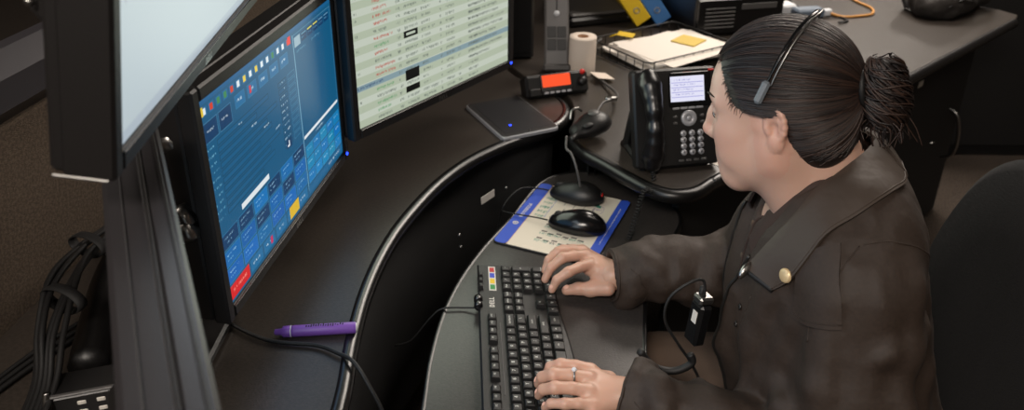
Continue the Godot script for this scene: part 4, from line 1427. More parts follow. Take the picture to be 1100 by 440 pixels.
	bx(sh, Vector3(0.05, 0.0016, 0.05), Transform3D(Basis(Vector3.BACK, -0.2).rotated(UP, 0.4), Vector3(0.05, 0.012, 0.06)), 0.0005)
	part("loose_sheet", fin(sh), M.tissue, pr)


func back_of_desk() -> void:
	# wire tray with paper
	var x := frame(Vector3(0.42, 0.76, -2.205), Vector3(0.86, 0, 0.30).rotated(UP, -0.0), UP)
	x = frame(Vector3(0.43, 0.76, -2.21), Vector3(0.55, 0, 0.835), UP)
	var t := thing("wire_tray", "black wire letter tray holding papers, behind the telephone", "tray", x)
	var A := Vector2(0.125, 0.165)
	for lv in [0.006, 0.042]:
		var ring := PackedVector3Array()
		for p in rrect(A.x * 2, A.y * 2, 0.02):
			ring.append(Vector3(p.x, lv, p.y))
		var st := S()
		tube(st, ring, 0.0022, 6, 1.0, Vector3.ZERO, true)
		part("rim_wire", fin(st), M.rubber, t)
	for i in 7:
		for s: int in [-1, 1]:
			part("side_wire", rod([Vector3(-0.105 + i * 0.035, 0.006, s * A.y), Vector3(-0.105 + i * 0.035, 0.042, s * A.y)], 0.0014, 5, 0), M.rubber, t)
	for i in 9:
		for s: int in [-1, 1]:
			part("side_wire", rod([Vector3(s * A.x, 0.006, -0.145 + i * 0.036), Vector3(s * A.x, 0.042, -0.145 + i * 0.036)], 0.0014, 5, 0), M.rubber, t)
	for i in 9:
		part("floor_wire", rod([Vector3(-A.x, 0.006, -0.145 + i * 0.036), Vector3(A.x, 0.006, -0.145 + i * 0.036)], 0.0014, 5, 0), M.rubber, t)
	rng.seed = 31
	var lab := ["lowest sheet of white paper in the wire tray", "second sheet of white paper from the bottom of the wire tray", "third sheet of white paper in the wire tray", "fourth sheet of white paper in the wire tray", "topmost sheet of white paper in the wire tray, overhanging its right side"]
	for i in 5:
		var st := S()
		var pl := rrect(0.216, 0.28, 0.001, 1)
		slab(st, pl, 0, 0.006 if i < 4 else 0.001, 0.0)
		single("paper_sheet", fin(st), M.paper, lab[i], "paper", x * turn(Vector3(0.004 + 0.012 * i, 0.009 + i * 0.0066, -0.004 * i), rng.randf_range(-0.14, 0.14)), "papers in the wire tray")
	single("note_pad", box(Vector3(0.075, 0.004, 0.075), 0.0005), M.pale_yellow, "faded yellow sticky note pad on top of the papers", "note pad", x * turn(Vector3(0.03, 0.0385, -0.075), 0.3))
	var tab := S()
	bx(tab, Vector3(0.05, 0.0012, 0.022), Transform3D(Basis(Vector3.RIGHT, 0.3), Vector3.ZERO), 0.0004)
	bx(tab, Vector3(0.028, 0.0012, 0.02), Transform3D(Basis(Vector3.BACK, 0.5), Vector3(-0.034, -0.006, 0.004)), 0.0004)
	single("yellow_tag", fin(tab), M.yellow, "bright yellow paper tag on the rim of the wire tray", "tag", x * turn(Vector3(-0.09, 0.047, 0.06), 0.5))
	# two binders leaning over
	var lean := UP * 0.80 + Vector3(-0.58, 0, -0.05)
	for i in 2:
		var b := thing("binder", ["yellow binder standing left of the blue one at the back of the desk", "blue binder standing right of the yellow one at the back of the desk"][i], "binder", frame(Vector3(0.415 + i * 0.066, 0.782, -2.46 - i * 0.006), Vector3(0.80, 0.58, -0.1), lean), "binders at the back of the desk")
		var m: Material = [M.yellow, M.blue_cover][i]
		var sp := S()
		bx(sp, Vector3(0.052, 0.30, 0.006), off(0, 0.15, 0.0), 0.002)
		part("spine", fin(sp), m, b)
		for s: int in [-1, 1]:
			part("cover", box(Vector3(0.003, 0.30, 0.25), 0.001), m, b, off(s * 0.0245, 0.15, -0.126))
		part("pages", box(Vector3(0.04, 0.28, 0.21), 0.001), M.paper, b, off(0, 0.15, -0.12))
		part("finger_hole", spun([Vector2(0.007, 0), Vector2(0.009, 0.001), Vector2(0.0105, 0)], 16, Transform3D(Basis(Vector3.RIGHT, PI / 2), Vector3.ZERO)), M.steel, b, off(0, 0.045, 0.003))
	# dark equipment behind
	var eq := thing("laptop_dock", "dark grey closed case with a curved edge lying behind the paper roll", "case", turn(Vector3(0.30, 0.76, -2.62), 0.35))
	part("base", box(Vector3(0.34, 0.03, 0.24), 0.008), M.black_plastic, eq, off(0, 0.016, 0))
	part("lid", box(Vector3(0.33, 0.012, 0.23), 0.005), M.grey_plastic, eq, off(0, 0.038, 0))
	part("front_latch", box(Vector3(0.04, 0.008, 0.006), 0.002), M.steel, eq, off(0.05, 0.02, 0.121))
	var pc := thing("desktop_computer", "black desktop computer case lying behind the papers", "computer", turn(Vector3(0.66, 0.76, -2.56), 0.25))
	part("case", box(Vector3(0.30, 0.12, 0.32), 0.006), M.black_plastic, pc, off(0, 0.064, 0))
	part("front_panel", box(Vector3(0.29, 0.11, 0.008), 0.003), M.black_gloss, pc, off(0, 0.064, 0.162))
	for i in 6:
		part("vent", box(Vector3(0.10, 0.004, 0.003), 0.001), M.grey_plastic, pc, off(-0.07, 0.03 + i * 0.012, 0.166))
	part("drive_door", box(Vector3(0.12, 0.018, 0.004), 0.001), M.grey_plastic, pc, off(0.06, 0.092, 0.166))
	for i in 4:
		part("foot", box(Vector3(0.02, 0.006, 0.02), 0.001), M.rubber, pc, off([-0.12, 0.12][i % 2], 0.003, [-0.13, 0.13][i / 2]))
	rng.seed = 33
	for i in 3:
		single("paper_clip_strip", box(Vector3(0.05, 0.0012, 0.016), 0.0004), M.white_label, ["small white slip of paper beside the black computer case, leftmost", "small white slip of paper beside the black computer case, in the middle", "small white slip of paper beside the black computer case, nearest her hair"][i], "paper slip", turn(Vector3(0.585 + i * 0.05, 0.762, -2.305 + i * 0.01), rng.randf_range(-0.8, 0.8)))
	var fr := thing("picture_frame", "small dark framed panel with a pale green face and a red lower edge", "frame", frame(Vector3(0.775, 0.76, -2.555), Vector3(0.98, 0, -0.1), UP * 0.93 + Vector3(0, 0, -0.36)))
	part("border", box(Vector3(0.14, 0.11, 0.012), 0.003), M.black_plastic, fr, off(0, 0.056, 0))
	part("face", box(Vector3(0.112, 0.078, 0.002), 0.0005), mat("pale_green", Color8(126, 140, 112), 0.6), fr, off(0, 0.062, 0.0066))
	part("red_edge", box(Vector3(0.12, 0.006, 0.003), 0.001), M.red, fr, off(0, 0.012, 0.0066))
	part("prop", box(Vector3(0.03, 0.10, 0.006), 0.001), M.black_plastic, fr, Transform3D(Basis(Vector3.RIGHT, 0.6), Vector3(0, 0.048, -0.032)))
	single("white_box", box(Vector3(0.07, 0.035, 0.06), 0.006), M.white_plastic, "small white box at the back of the desk beside the framed panel", "box", turn(Vector3(0.915, 0.7775, -2.65), 0.3))
	var ad := thing("power_adapter", "pale blue grey power adapter with a white plug behind her head", "adapter", turn(Vector3(0.985, 0.76, -2.61), 0.2))
	part("body", box(Vector3(0.10, 0.03, 0.05), 0.006), mat("slate", Color8(92, 104, 118), 0.5), ad, off(0, 0.016, 0))
	part("plug", box(Vector3(0.03, 0.022, 0.022), 0.004), M.white_plastic, ad, off(0.064, 0.016, 0.01))
	single("tan_cord", rod([Vector3(1.05, 0.777, -2.61), Vector3(1.10, 0.765, -2.60), Vector3(1.16, 0.7645, -2.612), Vector3(1.215, 0.7645, -2.64), Vector3(1.24, 0.7645, -2.71), Vector3(1.22, 0.765, -2.80), Vector3(1.22, 0.765, -2.93)], 0.0045, 8), M.tan_cord, "tan cord bending across the far desk", "cord")
	single("black_cord", rod([Vector3(1.06, 0.766, -2.53), Vector3(1.10, 0.764, -2.555), Vector3(1.09, 0.764, -2.60), Vector3(1.03, 0.764, -2.66), Vector3(0.98, 0.765, -2.75), Vector3(1.02, 0.765, -2.9)], 0.0035, 8), M.rubber, "thin black cord lying beside the tan cord", "cord")
	var vn := S()
	tri(vn, Vector3(-0.03, 0.07, 0), Vector3(0.05, 0.08, -0.02), Vector3(0.0, 0.0, 0.02), Vector3(0, 0.2, 1))
	bx(vn, Vector3(0.07, 0.09, 0.008), Transform3D(Basis(Vector3.BACK, 0.5), Vector3(0.01, 0.055, -0.01)), 0.003)
	single("grey_stand", fin(vn), M.grey_plastic, "small grey pointed stand on the far desk right of the tan cord", "stand", turn(Vector3(1.36, 0.76, -2.71), 0.0))
	# a black bag slumped at the end of the desk
	var f := Field.new(Vector3(-0.24, -0.02, -0.15), Vector3(0.24, 0.2, 0.15), 0.009)
	f.ell(Vector3(-0.07, 0.04, 0), Vector3(0.13, 0.065, 0.09), Basis(), 0.03)
	f.ell(Vector3(0.08, 0.035, 0.01), Vector3(0.12, 0.05, 0.08), Basis(UP, 0.3), 0.03)
	f.cap(Vector3(-0.12, 0.05, 0.04), Vector3(0.14, 0.04, 0.06), 0.03, 0.03, 0.03)
	var nz := noise(9.0, 3)
	f.bump(func(p: Vector3) -> float: return nz.get_noise_3dv(p) * 0.016, 0.04)
	f.plane(Vector3(0, 0.002, 0), Vector3.DOWN, 0.5)
	var bag := thing("bag", "crumpled black bag lying at the far right end of the desk", "bag", turn(Vector3(1.50, 0.76, -2.72), 0.75))
	part("body", net([f]), M.jacket_dark, bag)
	part("strap", rod([Vector3(-0.16, 0.05, 0.06), Vector3(-0.06, 0.09, 0.10), Vector3(0.06, 0.07, 0.11), Vector3(0.17, 0.03, 0.09)], 0.009, 8, 6, 0.35), M.rubber, bag)
	# the black cabinet past the end of the desk
	var cb := thing("cabinet", "black cabinet with a small metal handle beyond the end of the far desk", "cabinet", turn(Vector3(2.3, 0, -3.42), 0.0))
	part("body", box(Vector3(1.2, 0.74, 0.6), 0.004), M.black_panel, cb, off(0, 0.372, 0))
	for s: int in [-1, 1]:
		var dr := part("door", box(Vector3(0.585, 0.66, 0.018), 0.003), M.black_panel, cb, off(s * 0.297, 0.385, 0.308))
		part("handle", rod([Vector3(-s * 0.25, 0.19, 0.01), Vector3(-s * 0.25, 0.18, 0.03), Vector3(-s * 0.25, 0.10, 0.03), Vector3(-s * 0.25, 0.09, 0.01)], 0.005, 8, 4), M.steel, dr)


# ---------------------------------------------------------------- her chair
func chair() -> void:
	var t := thing("office_chair", "charcoal fabric office chair she is sitting on, its rounded back behind her", "chair", turn(Vector3(0.56, 0, -1.0), 0.0))
	var f := Field.new(Vector3(-0.28, 0.38, -0.29), Vector3(0.28, 0.50, 0.29), 0.011)
	f.ell(Vector3(0, 0.43, 0), Vector3(0.27, 0.05, 0.27), Basis(), 0.02)
	f.cap(Vector3(-0.1, 0.435, -0.15), Vector3(-0.1, 0.435, 0.15), 0.05, 0.05, 0.04)
	f.cap(Vector3(0.1, 0.435, -0.15), Vector3(0.1, 0.435, 0.15), 0.05, 0.05, 0.04)
	part("seat", net([f]), M.chair_fabric, t)
	var pl := []
	for p in [Vector2(0, 0.31), Vector2(0.13, 0.30), Vector2(0.215, 0.235), Vector2(0.25, 0.11), Vector2(0.245, -0.05), Vector2(0.22, -0.19), Vector2(0.15, -0.27), Vector2(0, -0.285)]:
		pl.append(Vector3(p.x, p.y, 0))
	for i in range(6, 0, -1):
		pl.append(Vector3(-pl[i].x, pl[i].y, 0))
	var sm := smooth(pl, 4, true)
	var st := S()
	# cushion: rings from the rim to the middle, dished towards her
	var ringf := func(s: float, z: float) -> Array:
		var o := []
		for p in sm:
			o.append(Vector3(p.x * s, p.y * s, z - 0.55 * p.x * p.x * s * s))
		return o
	var prof := [[0.0, 0.030], [0.5, 0.034], [0.82, 0.036], [0.93, 0.030], [0.985, 0.016], [1.0, 0.0], [0.985, -0.018], [0.92, -0.034], [0.6, -0.04], [0.0, -0.042]]
	for k in prof.size() - 1:
		var a: Array = ringf.call(prof[k][0], prof[k][1])
		var b: Array = ringf.call(prof[k + 1][0], prof[k + 1][1])
		for i in sm.size():
			var j := (i + 1) % sm.size()
			var nn: Vector3 = Vector3(sm[i].x, sm[i].y, 0).normalized() * (prof[k][1] - prof[k + 1][1]) + Vector3(0, 0, prof[k + 1][0] - prof[k][0]) * 0.25
			quad(st, a[i], a[j], b[j], b[i], nn)
	var bx_ := frame(CHAIR_BACK[0], CHAIR_BACK[1], CHAIR_BACK[2])
	part("backrest", fin(st), M.chair_fabric, t, t.transform.affine_inverse() * bx_)
	st = S()
	tube(st, smooth([Vector3(0.14, 0.38, 0), Vector3(0.27, 0.40, 0), Vector3(0.32, 0.50, 0), Vector3(0.31, 0.68, 0)], 6), 0.022, 8)
	part("back_bar", fin(st), M.black_plastic, t)
	part("gas_column", spun([Vector2(0.05, 0.10), Vector2(0.03, 0.13), Vector2(0.026, 0.30), Vector2(0.06, 0.38), Vector2(0, 0.385)], 18), M.black_plastic, t)
	for i in 5:
		var a := TAU * i / 5 + 0.3
		var d := Vector3(cos(a), 0, sin(a))
		part("base_leg", rod([Vector3(0, 0.10, 0), d * 0.15 + UP * 0.10, d * 0.3 + UP * 0.07], 0.02, 8, 3), M.black_plastic, t)
		part("castor", spun([Vector2(0, -0.02), Vector2(0.024, -0.02), Vector2(0.028, -0.014), Vector2(0.028, 0.014), Vector2(0.024, 0.02), Vector2(0, 0.02)], 14, Transform3D(Basis(Vector3.RIGHT, PI / 2), Vector3.ZERO)), M.rubber, t, off(d.x * 0.3, 0.03, d.z * 0.3))


# ---------------------------------------------------------------- the woman at the keyboard
var HO := Vector3(0.3672, 1.0953, -1.0071)   # between her ears
var HF: Vector3
var HU: Vector3
var HL: Vector3
const HS := 0.9415


func head_axes() -> void:
	var yaw := deg_to_rad(HEAD[0])
	var pt := deg_to_rad(HEAD[1])
	var rl := deg_to_rad(HEAD[2])
	HF = Vector3(-cos(yaw) * cos(pt), -sin(pt), -sin(yaw) * cos(pt))
	var l := Vector3(-sin(yaw), 0, cos(yaw))
	var u := HF.cross(l)
	if u.y < 0: u = -u
	HU = u * cos(rl) + l * sin(rl)
	HL = l * cos(rl) - u * sin(rl)


func hp(x: float, y: float, z := 0.0) -> Vector3:   # forward, up, towards her left ear
	return HO + (HF * x + HU * y + HL * z) * HS


func loc(p: Vector3) -> Vector3:
	var q := (p - HO) / HS
	return Vector3(q.dot(HF), q.dot(HU), q.dot(HL))


func head_field() -> Field:
	var f := Field.new(HO - Vector3(0.15, 0.19, 0.14), HO + Vector3(0.15, 0.15, 0.13), 0.0026)
	var B := Basis(HF, HU, HF.cross(HU))
	var E := func(x: float, y: float, z: float, a: float, b: float, c: float, k: float, cut := false) -> void: f.ell(hp(x, y, z), Vector3(a, b, c) * HS, B, k * HS, cut)
	var C := func(p: Vector3, q: Vector3, ra: float, rb: float, k: float, cut := false) -> void: f.cap(hp(p.x, p.y, p.z), hp(q.x, q.y, q.z), ra * HS, rb * HS, k * HS, cut)
	E.call(-0.008, 0.045, 0.0, 0.098, 0.088, 0.074, 0.01)
	E.call(0.030, 0.03, 0.0, 0.062, 0.07, 0.063, 0.02)
	E.call(0.036, -0.028, 0.0, 0.056, 0.072, 0.053, 0.03)
	for s: float in [-1.0, 1.0]:
		C.call(Vector3(0.0, -0.045, s * 0.05), Vector3(0.062, -0.088, s * 0.026), 0.017, 0.018, 0.03)
		C.call(Vector3(0.0, -0.045, s * 0.05), Vector3(-0.002, 0.0, s * 0.058), 0.016, 0.014, 0.02)
		E.call(0.055, -0.018, s * 0.036, 0.028, 0.026, 0.022, 0.03)
		C.call(Vector3(0.06, -0.05, s * 0.03), Vector3(0.072, -0.07, s * 0.018), 0.024, 0.02, 0.025)
	C.call(Vector3(0.07, -0.094, -0.008), Vector3(0.07, -0.094, 0.008), 0.0205, 0.0205, 0.025)
	C.call(Vector3(0.078, -0.05, -0.012), Vector3(0.078, -0.05, 0.012), 0.017, 0.017, 0.02)
	for s: float in [-1.0, 1.0]:   # brow, eye socket, lids
		C.call(Vector3(0.084, 0.038, s * 0.012), Vector3(0.066, 0.036, s * 0.046), 0.009, 0.008, 0.014)
		E.call(0.093, 0.016, s * 0.031, 0.018, 0.012, 0.017, 0.014, true)
		E.call(0.0745, 0.0165, s * 0.031, 0.0125, 0.0125, 0.0135, 0.004)
		C.call(Vector3(0.085, 0.0215, s * 0.020), Vector3(0.0785, 0.022, s * 0.043), 0.0042, 0.0036, 0.004)
		C.call(Vector3(0.0835, 0.0105, s * 0.021), Vector3(0.077, 0.011, s * 0.042), 0.003, 0.003, 0.004)
	# nose
	f.chain([hp(0.086, 0.026), hp(0.099, 0.004), hp(0.111, -0.018)], [0.0075, 0.0082, 0.0098], 0.012)
	E.call(0.108, -0.0225, 0.0, 0.0105, 0.0095, 0.0105, 0.008)
	for s: float in [-1.0, 1.0]:
		E.call(0.099, -0.0255, s * 0.0115, 0.0105, 0.0075, 0.0062, 0.006)
		E.call(0.103, -0.0325, s * 0.0068, 0.0045, 0.0035, 0.003, 0.004, true)
		C.call(Vector3(0.09, -0.02, s * 0.014), Vector3(0.08, 0.0, s * 0.014), 0.008, 0.006, 0.012)
	# mouth
	C.call(Vector3(0.099, -0.052, 0.0), Vector3(0.0875, -0.056, 0.020), 0.0062, 0.0035, 0.006)
	C.call(Vector3(0.099, -0.052, 0.0), Vector3(0.0875, -0.056, -0.020), 0.0062, 0.0035, 0.006)
	C.call(Vector3(0.0965, -0.063, 0.0), Vector3(0.086, -0.0585, 0.018), 0.0068, 0.0036, 0.006)
	C.call(Vector3(0.0965, -0.063, 0.0), Vector3(0.086, -0.0585, -0.018), 0.0068, 0.0036, 0.006)
	C.call(Vector3(0.106, -0.0575, 0.0), Vector3(0.088, -0.0575, 0.022), 0.0016, 0.0014, 0.004, true)
	C.call(Vector3(0.106, -0.0575, 0.0), Vector3(0.088, -0.0575, -0.022), 0.0016, 0.0014, 0.004, true)
	C.call(Vector3(0.098, -0.078, -0.01), Vector3(0.098, -0.078, 0.01), 0.005, 0.005, 0.01, true)
	# ears
	for s: float in [-1.0, 1.0]:
		var ep := func(x: float, y: float, z: float) -> Vector3: return hp(-0.014 + (x + 0.004) * 0.9, 0.008 + y * 0.9, s * z)
		f.ell(ep.call(-0.007, 0.004, 0.070), Vector3(0.0145, 0.025, 0.0075) * HS, B, 0.006)
		f.ell(ep.call(-0.008, 0.005, 0.0755), Vector3(0.0158, 0.0275, 0.0050) * HS, B, 0.004)
		var rimp := []
		var rimr := []
		for k in 12:
			var a := -0.35 + (PI * 1.32 + 0.35) * k / 11.0
			rimp.append(ep.call(-0.008 + 0.0152 * cos(a), 0.006 + 0.0265 * sin(a), 0.0775 - 0.0035 * cos(a)))
			rimr.append(0.0030 + 0.0008 * sin(PI * k / 11.0))
		f.chain(rimp, rimr, 0.003)
		f.ell(ep.call(-0.0055, -0.0225, 0.0765), Vector3(0.0078, 0.0090, 0.0044) * HS, B, 0.005)
		f.ell(ep.call(-0.005, -0.002, 0.0825), Vector3(0.0080, 0.0115, 0.0065) * HS, B, 0.003, true)
		f.chain([ep.call(0.002, 0.018, 0.0775), ep.call(-0.010, 0.020, 0.079), ep.call(-0.0165, 0.008, 0.0795), ep.call(-0.013, -0.010, 0.0785)], [0.0024, 0.0027, 0.003, 0.0026], 0.003)
		f.cap(ep.call(0.006, 0.000, 0.0755), ep.call(0.004, -0.007, 0.0765), 0.0042, 0.0036, 0.004)
	# neck
	f.cap(hp(-0.022, -0.02, 0), NECK, 0.052 * HS, 0.056, 0.028)
	f.cap(hp(-0.045, 0.0, 0), NECK + Vector3(0.012, 0.0, 0), 0.042 * HS, 0.046, 0.03)
	for s: float in [-1.0, 1.0]:
		f.cap(hp(0.004, -0.055, s * 0.014), NECK + Vector3(-0.032, -0.02, s * 0.02), 0.044 * HS, 0.042, 0.03)
	f.cap(hp(-0.01, -0.03, 0.055), NECK + Vector3(-0.045, -0.03, 0.02), 0.012, 0.011, 0.03)
	return f


func skin_tone(p: Vector3) -> Color:
	var q := loc(p)
	var c := Color(0.58, 0.355, 0.268)
	if q.length() < 0.3:
		var lip := exp(-pow((q.y + 0.0575) / 0.0085, 2) - pow(q.z / 0.019, 2)) * smoothstep(0.084, 0.092, q.x)
		c = c.lerp(Color(0.46, 0.16, 0.135), clampf(lip * 0.95, 0, 1))
		var flush := exp(-pow((q.y + 0.02) / 0.024, 2) - pow((absf(q.z) - 0.042) / 0.02, 2) - pow((q.x - 0.065) / 0.03, 2))
		flush = maxf(flush, exp(-pow((q.y + 0.02) / 0.012, 2) - pow(q.z / 0.012, 2)) * smoothstep(0.095, 0.108, q.x))
		if absf(q.z) > 0.068 and q.x < 0.02: flush = maxf(flush, 0.5)
		c = c.lerp(Color(0.58, 0.25, 0.19), flush * 0.55)
	else:
		c = Color(0.52, 0.305, 0.22)
	return c


const PIVOT := Vector3(0.437, 0.0, -0.862)   # her trunk is turned a little to her right about the near shoulder


func tw(x: float, y: float, z: float) -> Vector3:
	return PIVOT + Basis(UP, TRUNK) * (Vector3(x, y, z) - PIVOT)


func tv(p: Vector3) -> Vector3:
	return tw(p.x, p.y, p.z)


func torso(f: Field, s: float) -> void:   # s: how much the surface is drawn in
	var R := Basis(UP, TRUNK)
	f.ell(tw(0.490, 0.58, -1.0), Vector3(0.155 - s, 0.17, 0.195 - s), R, 0.05)
	f.ell(tw(0.445, 0.745, -1.0), Vector3(0.150 - s, 0.19, 0.185 - s), R * Basis(Vector3.BACK, 0.2), 0.06)
	f.ell(tw(0.428, 0.868, -1.0), Vector3(0.124 - s, 0.15, 0.170 - s), R * Basis(Vector3.BACK, 0.25), 0.06)
	f.cap(tw(0.447, 0.932, -0.872), tw(0.447, 0.932, -1.128), 0.070 - s, 0.070 - s, 0.06)
	f.cap(tw(0.446, 0.966, -0.935), tw(0.446, 0.966, -1.065), 0.073 - s, 0.073 - s, 0.05)


const SHL := Vector3(0.447, 0.918, -0.848)
const ELL := Vector3(0.415, 0.665, -0.785)
const WRL := Vector3(0.164, 0.697, -0.893)
const SHR := Vector3(0.520, 0.918, -1.140)
const ELR := Vector3(0.405, 0.705, -1.215)
const WRR := Vector3(0.178, 0.698, -1.190)


func jacket_field() -> Field:
	var f := Field.new(Vector3(0.12, 0.40, -1.40), Vector3(0.74, 1.09, -0.66), 0.0068)
	torso(f, 0.0)
	f.chain([SHL, SHL.lerp(ELL, 0.5) + Vector3(0.012, 0, 0.006), ELL], [0.069, 0.067, 0.064], 0.022)
	f.chain([ELL, ELL.lerp(WRL, 0.5) + Vector3(0, 0.004, 0.004), WRL + (WRL - ELL).normalized() * 0.02], [0.068, 0.056, 0.043], 0.03)
	f.chain([SHR, SHR.lerp(ELR, 0.5), ELR], [0.068, 0.064, 0.058], 0.045)
	f.chain([ELR, ELR.lerp(WRR, 0.5) + Vector3(0, 0.006, 0), WRR + (WRR - ELR).normalized() * 0.02], [0.055, 0.051, 0.045], 0.03)
	# cloth bunches in soft rings along the sleeves and at the elbows
	rng.seed = 71
	for a in [[ELL, WRL, 0.058], [ELR, WRR, 0.053], [SHL, ELL, 0.070], [SHR, ELR, 0.066]]:
		var ax: Vector3 = (a[1] - a[0]).normalized()
		for i in 6:
			var t := 0.12 + 0.16 * i + rng.randf_range(-0.03, 0.03)
			var c: Vector3 = a[0].lerp(a[1], t)
			var s := ax.cross(Vector3(rng.randf_range(-1, 1), rng.randf_range(-0.3, 1), rng.randf_range(-1, 1))).normalized()
			var q := ax.cross(s)
			var rr: float = a[2] * lerpf(1.08, 0.80, t)
			var arc := []
			var rad := []
			for k in 6:
				var an := -1.3 + 2.6 * k / 5.0
				arc.append(c + (q * cos(an) + s * sin(an)) * rr + ax * (0.022 * sin(an * 1.3) * (1 if i % 2 else -1)))
				rad.append(0.004 + 0.007 * sin(PI * (k + 0.5) / 6.0))
			f.chain(arc, rad, 0.022)
	# long drag folds over the back, the upper arm and the chest
	for a in [[Vector3(0.50, 0.95, -0.83), Vector3(0.50, 0.80, -0.775), Vector3(0.46, 0.70, -0.73)], [Vector3(0.40, 0.93, -0.80), Vector3(0.40, 0.82, -0.76), Vector3(0.43, 0.72, -0.735)], [Vector3(0.34, 0.90, -0.86), Vector3(0.325, 0.80, -0.87), Vector3(0.33, 0.68, -0.87)], [Vector3(0.365, 0.86, -0.83), Vector3(0.35, 0.76, -0.84), Vector3(0.36, 0.66, -0.85)], [Vector3(0.57, 0.90, -0.90), Vector3(0.60, 0.78, -0.88), Vector3(0.61, 0.66, -0.86)], [Vector3(0.305, 0.84, -0.93), Vector3(0.30, 0.74, -0.935), Vector3(0.31, 0.64, -0.93)]]:
		var p := []
		for q in a:
			p.append(f.onto(tv(q), -0.006))
		f.chain(p, [0.006, 0.012, 0.008], 0.024)
	var n1 := noise(7.0, 2, FastNoiseLite.TYPE_SIMPLEX_SMOOTH, 5)
	n1.fractal_type = FastNoiseLite.FRACTAL_RIDGED
	var n2 := noise(20.0, 2, FastNoiseLite.TYPE_SIMPLEX_SMOOTH, 6)
	f.bump(func(p: Vector3) -> float: return -0.0042 * n1.get_noise_3d(p.x * 1.3, p.y * 0.7, p.z * 1.2) + 0.0012 * n2.get_noise_3dv(p), 0.03)
	# neck opening and the open front
	f.cap(tw(0.40, 1.13, -1.0), tw(0.41, 0.975, -1.0), 0.080, 0.070, 0.015, true)
	f.chain([tw(0.33, 1.06, -1.0), tw(0.28, 0.93, -1.0), tw(0.24, 0.82, -1.0), tw(0.24, 0.66, -1.005)], [0.085, 0.085, 0.075, 0.068], 0.01, true)
	# open cuffs
	for a in [[ELL, WRL, 0.036], [ELR, WRR, 0.038]]:
		var ax: Vector3 = (a[1] - a[0]).normalized()
		f.plane(a[1], ax, 0.07)
		f.cap(a[1] - ax * 0.04, a[1] + ax * 0.03, a[2] - 0.004, a[2], 0.004, true)
	f.plane(Vector3(0.5, 0.46, -1.0), Vector3.DOWN, 0.45)
	return f


func hand(f: Field, wrist: Vector3, back: Vector3, mcp: Array, pip: Array, tip: Array, thumb: Array) -> void:
	f.cap(wrist + (back - wrist).normalized() * 0.06, wrist, 0.025, 0.0235, 0.012)
	for i in 4:
		var m: Vector3 = mcp[i]
		f.cap(wrist.lerp(m, 0.12) + Vector3(0, -0.003, 0), m - Vector3(0, 0.006, 0), 0.0165, 0.0125, 0.012)
	for i in 3:
		f.cap(mcp[i] - Vector3(0, 0.008, 0), mcp[i + 1] - Vector3(0, 0.008, 0), 0.0115, 0.0115, 0.010)
	f.cap(wrist - Vector3(0, 0.004, 0), thumb[1], 0.019, 0.0125, 0.014)
	for i in 4:
		var w: float = [0.0088, 0.0092, 0.0088, 0.0076][i]
		var p: Vector3 = pip[i]
		var t: Vector3 = tip[i]
		var d := p.lerp(t, 0.56) + Vector3(-0.004, 0.0045, 0)
		f.chain([mcp[i], mcp[i].lerp(p, 0.5) + Vector3(0, 0.002, 0), p, d, t], [w * 1.22, w * 1.03, w * 1.06, w * 0.9, w * 0.76], 0.0035)
	f.chain([thumb[0], thumb[1], thumb[1].lerp(thumb[2], 0.5) + Vector3(0, 0.003, 0), thumb[2]], [0.0135, 0.0118, 0.0108, 0.0086], 0.006)


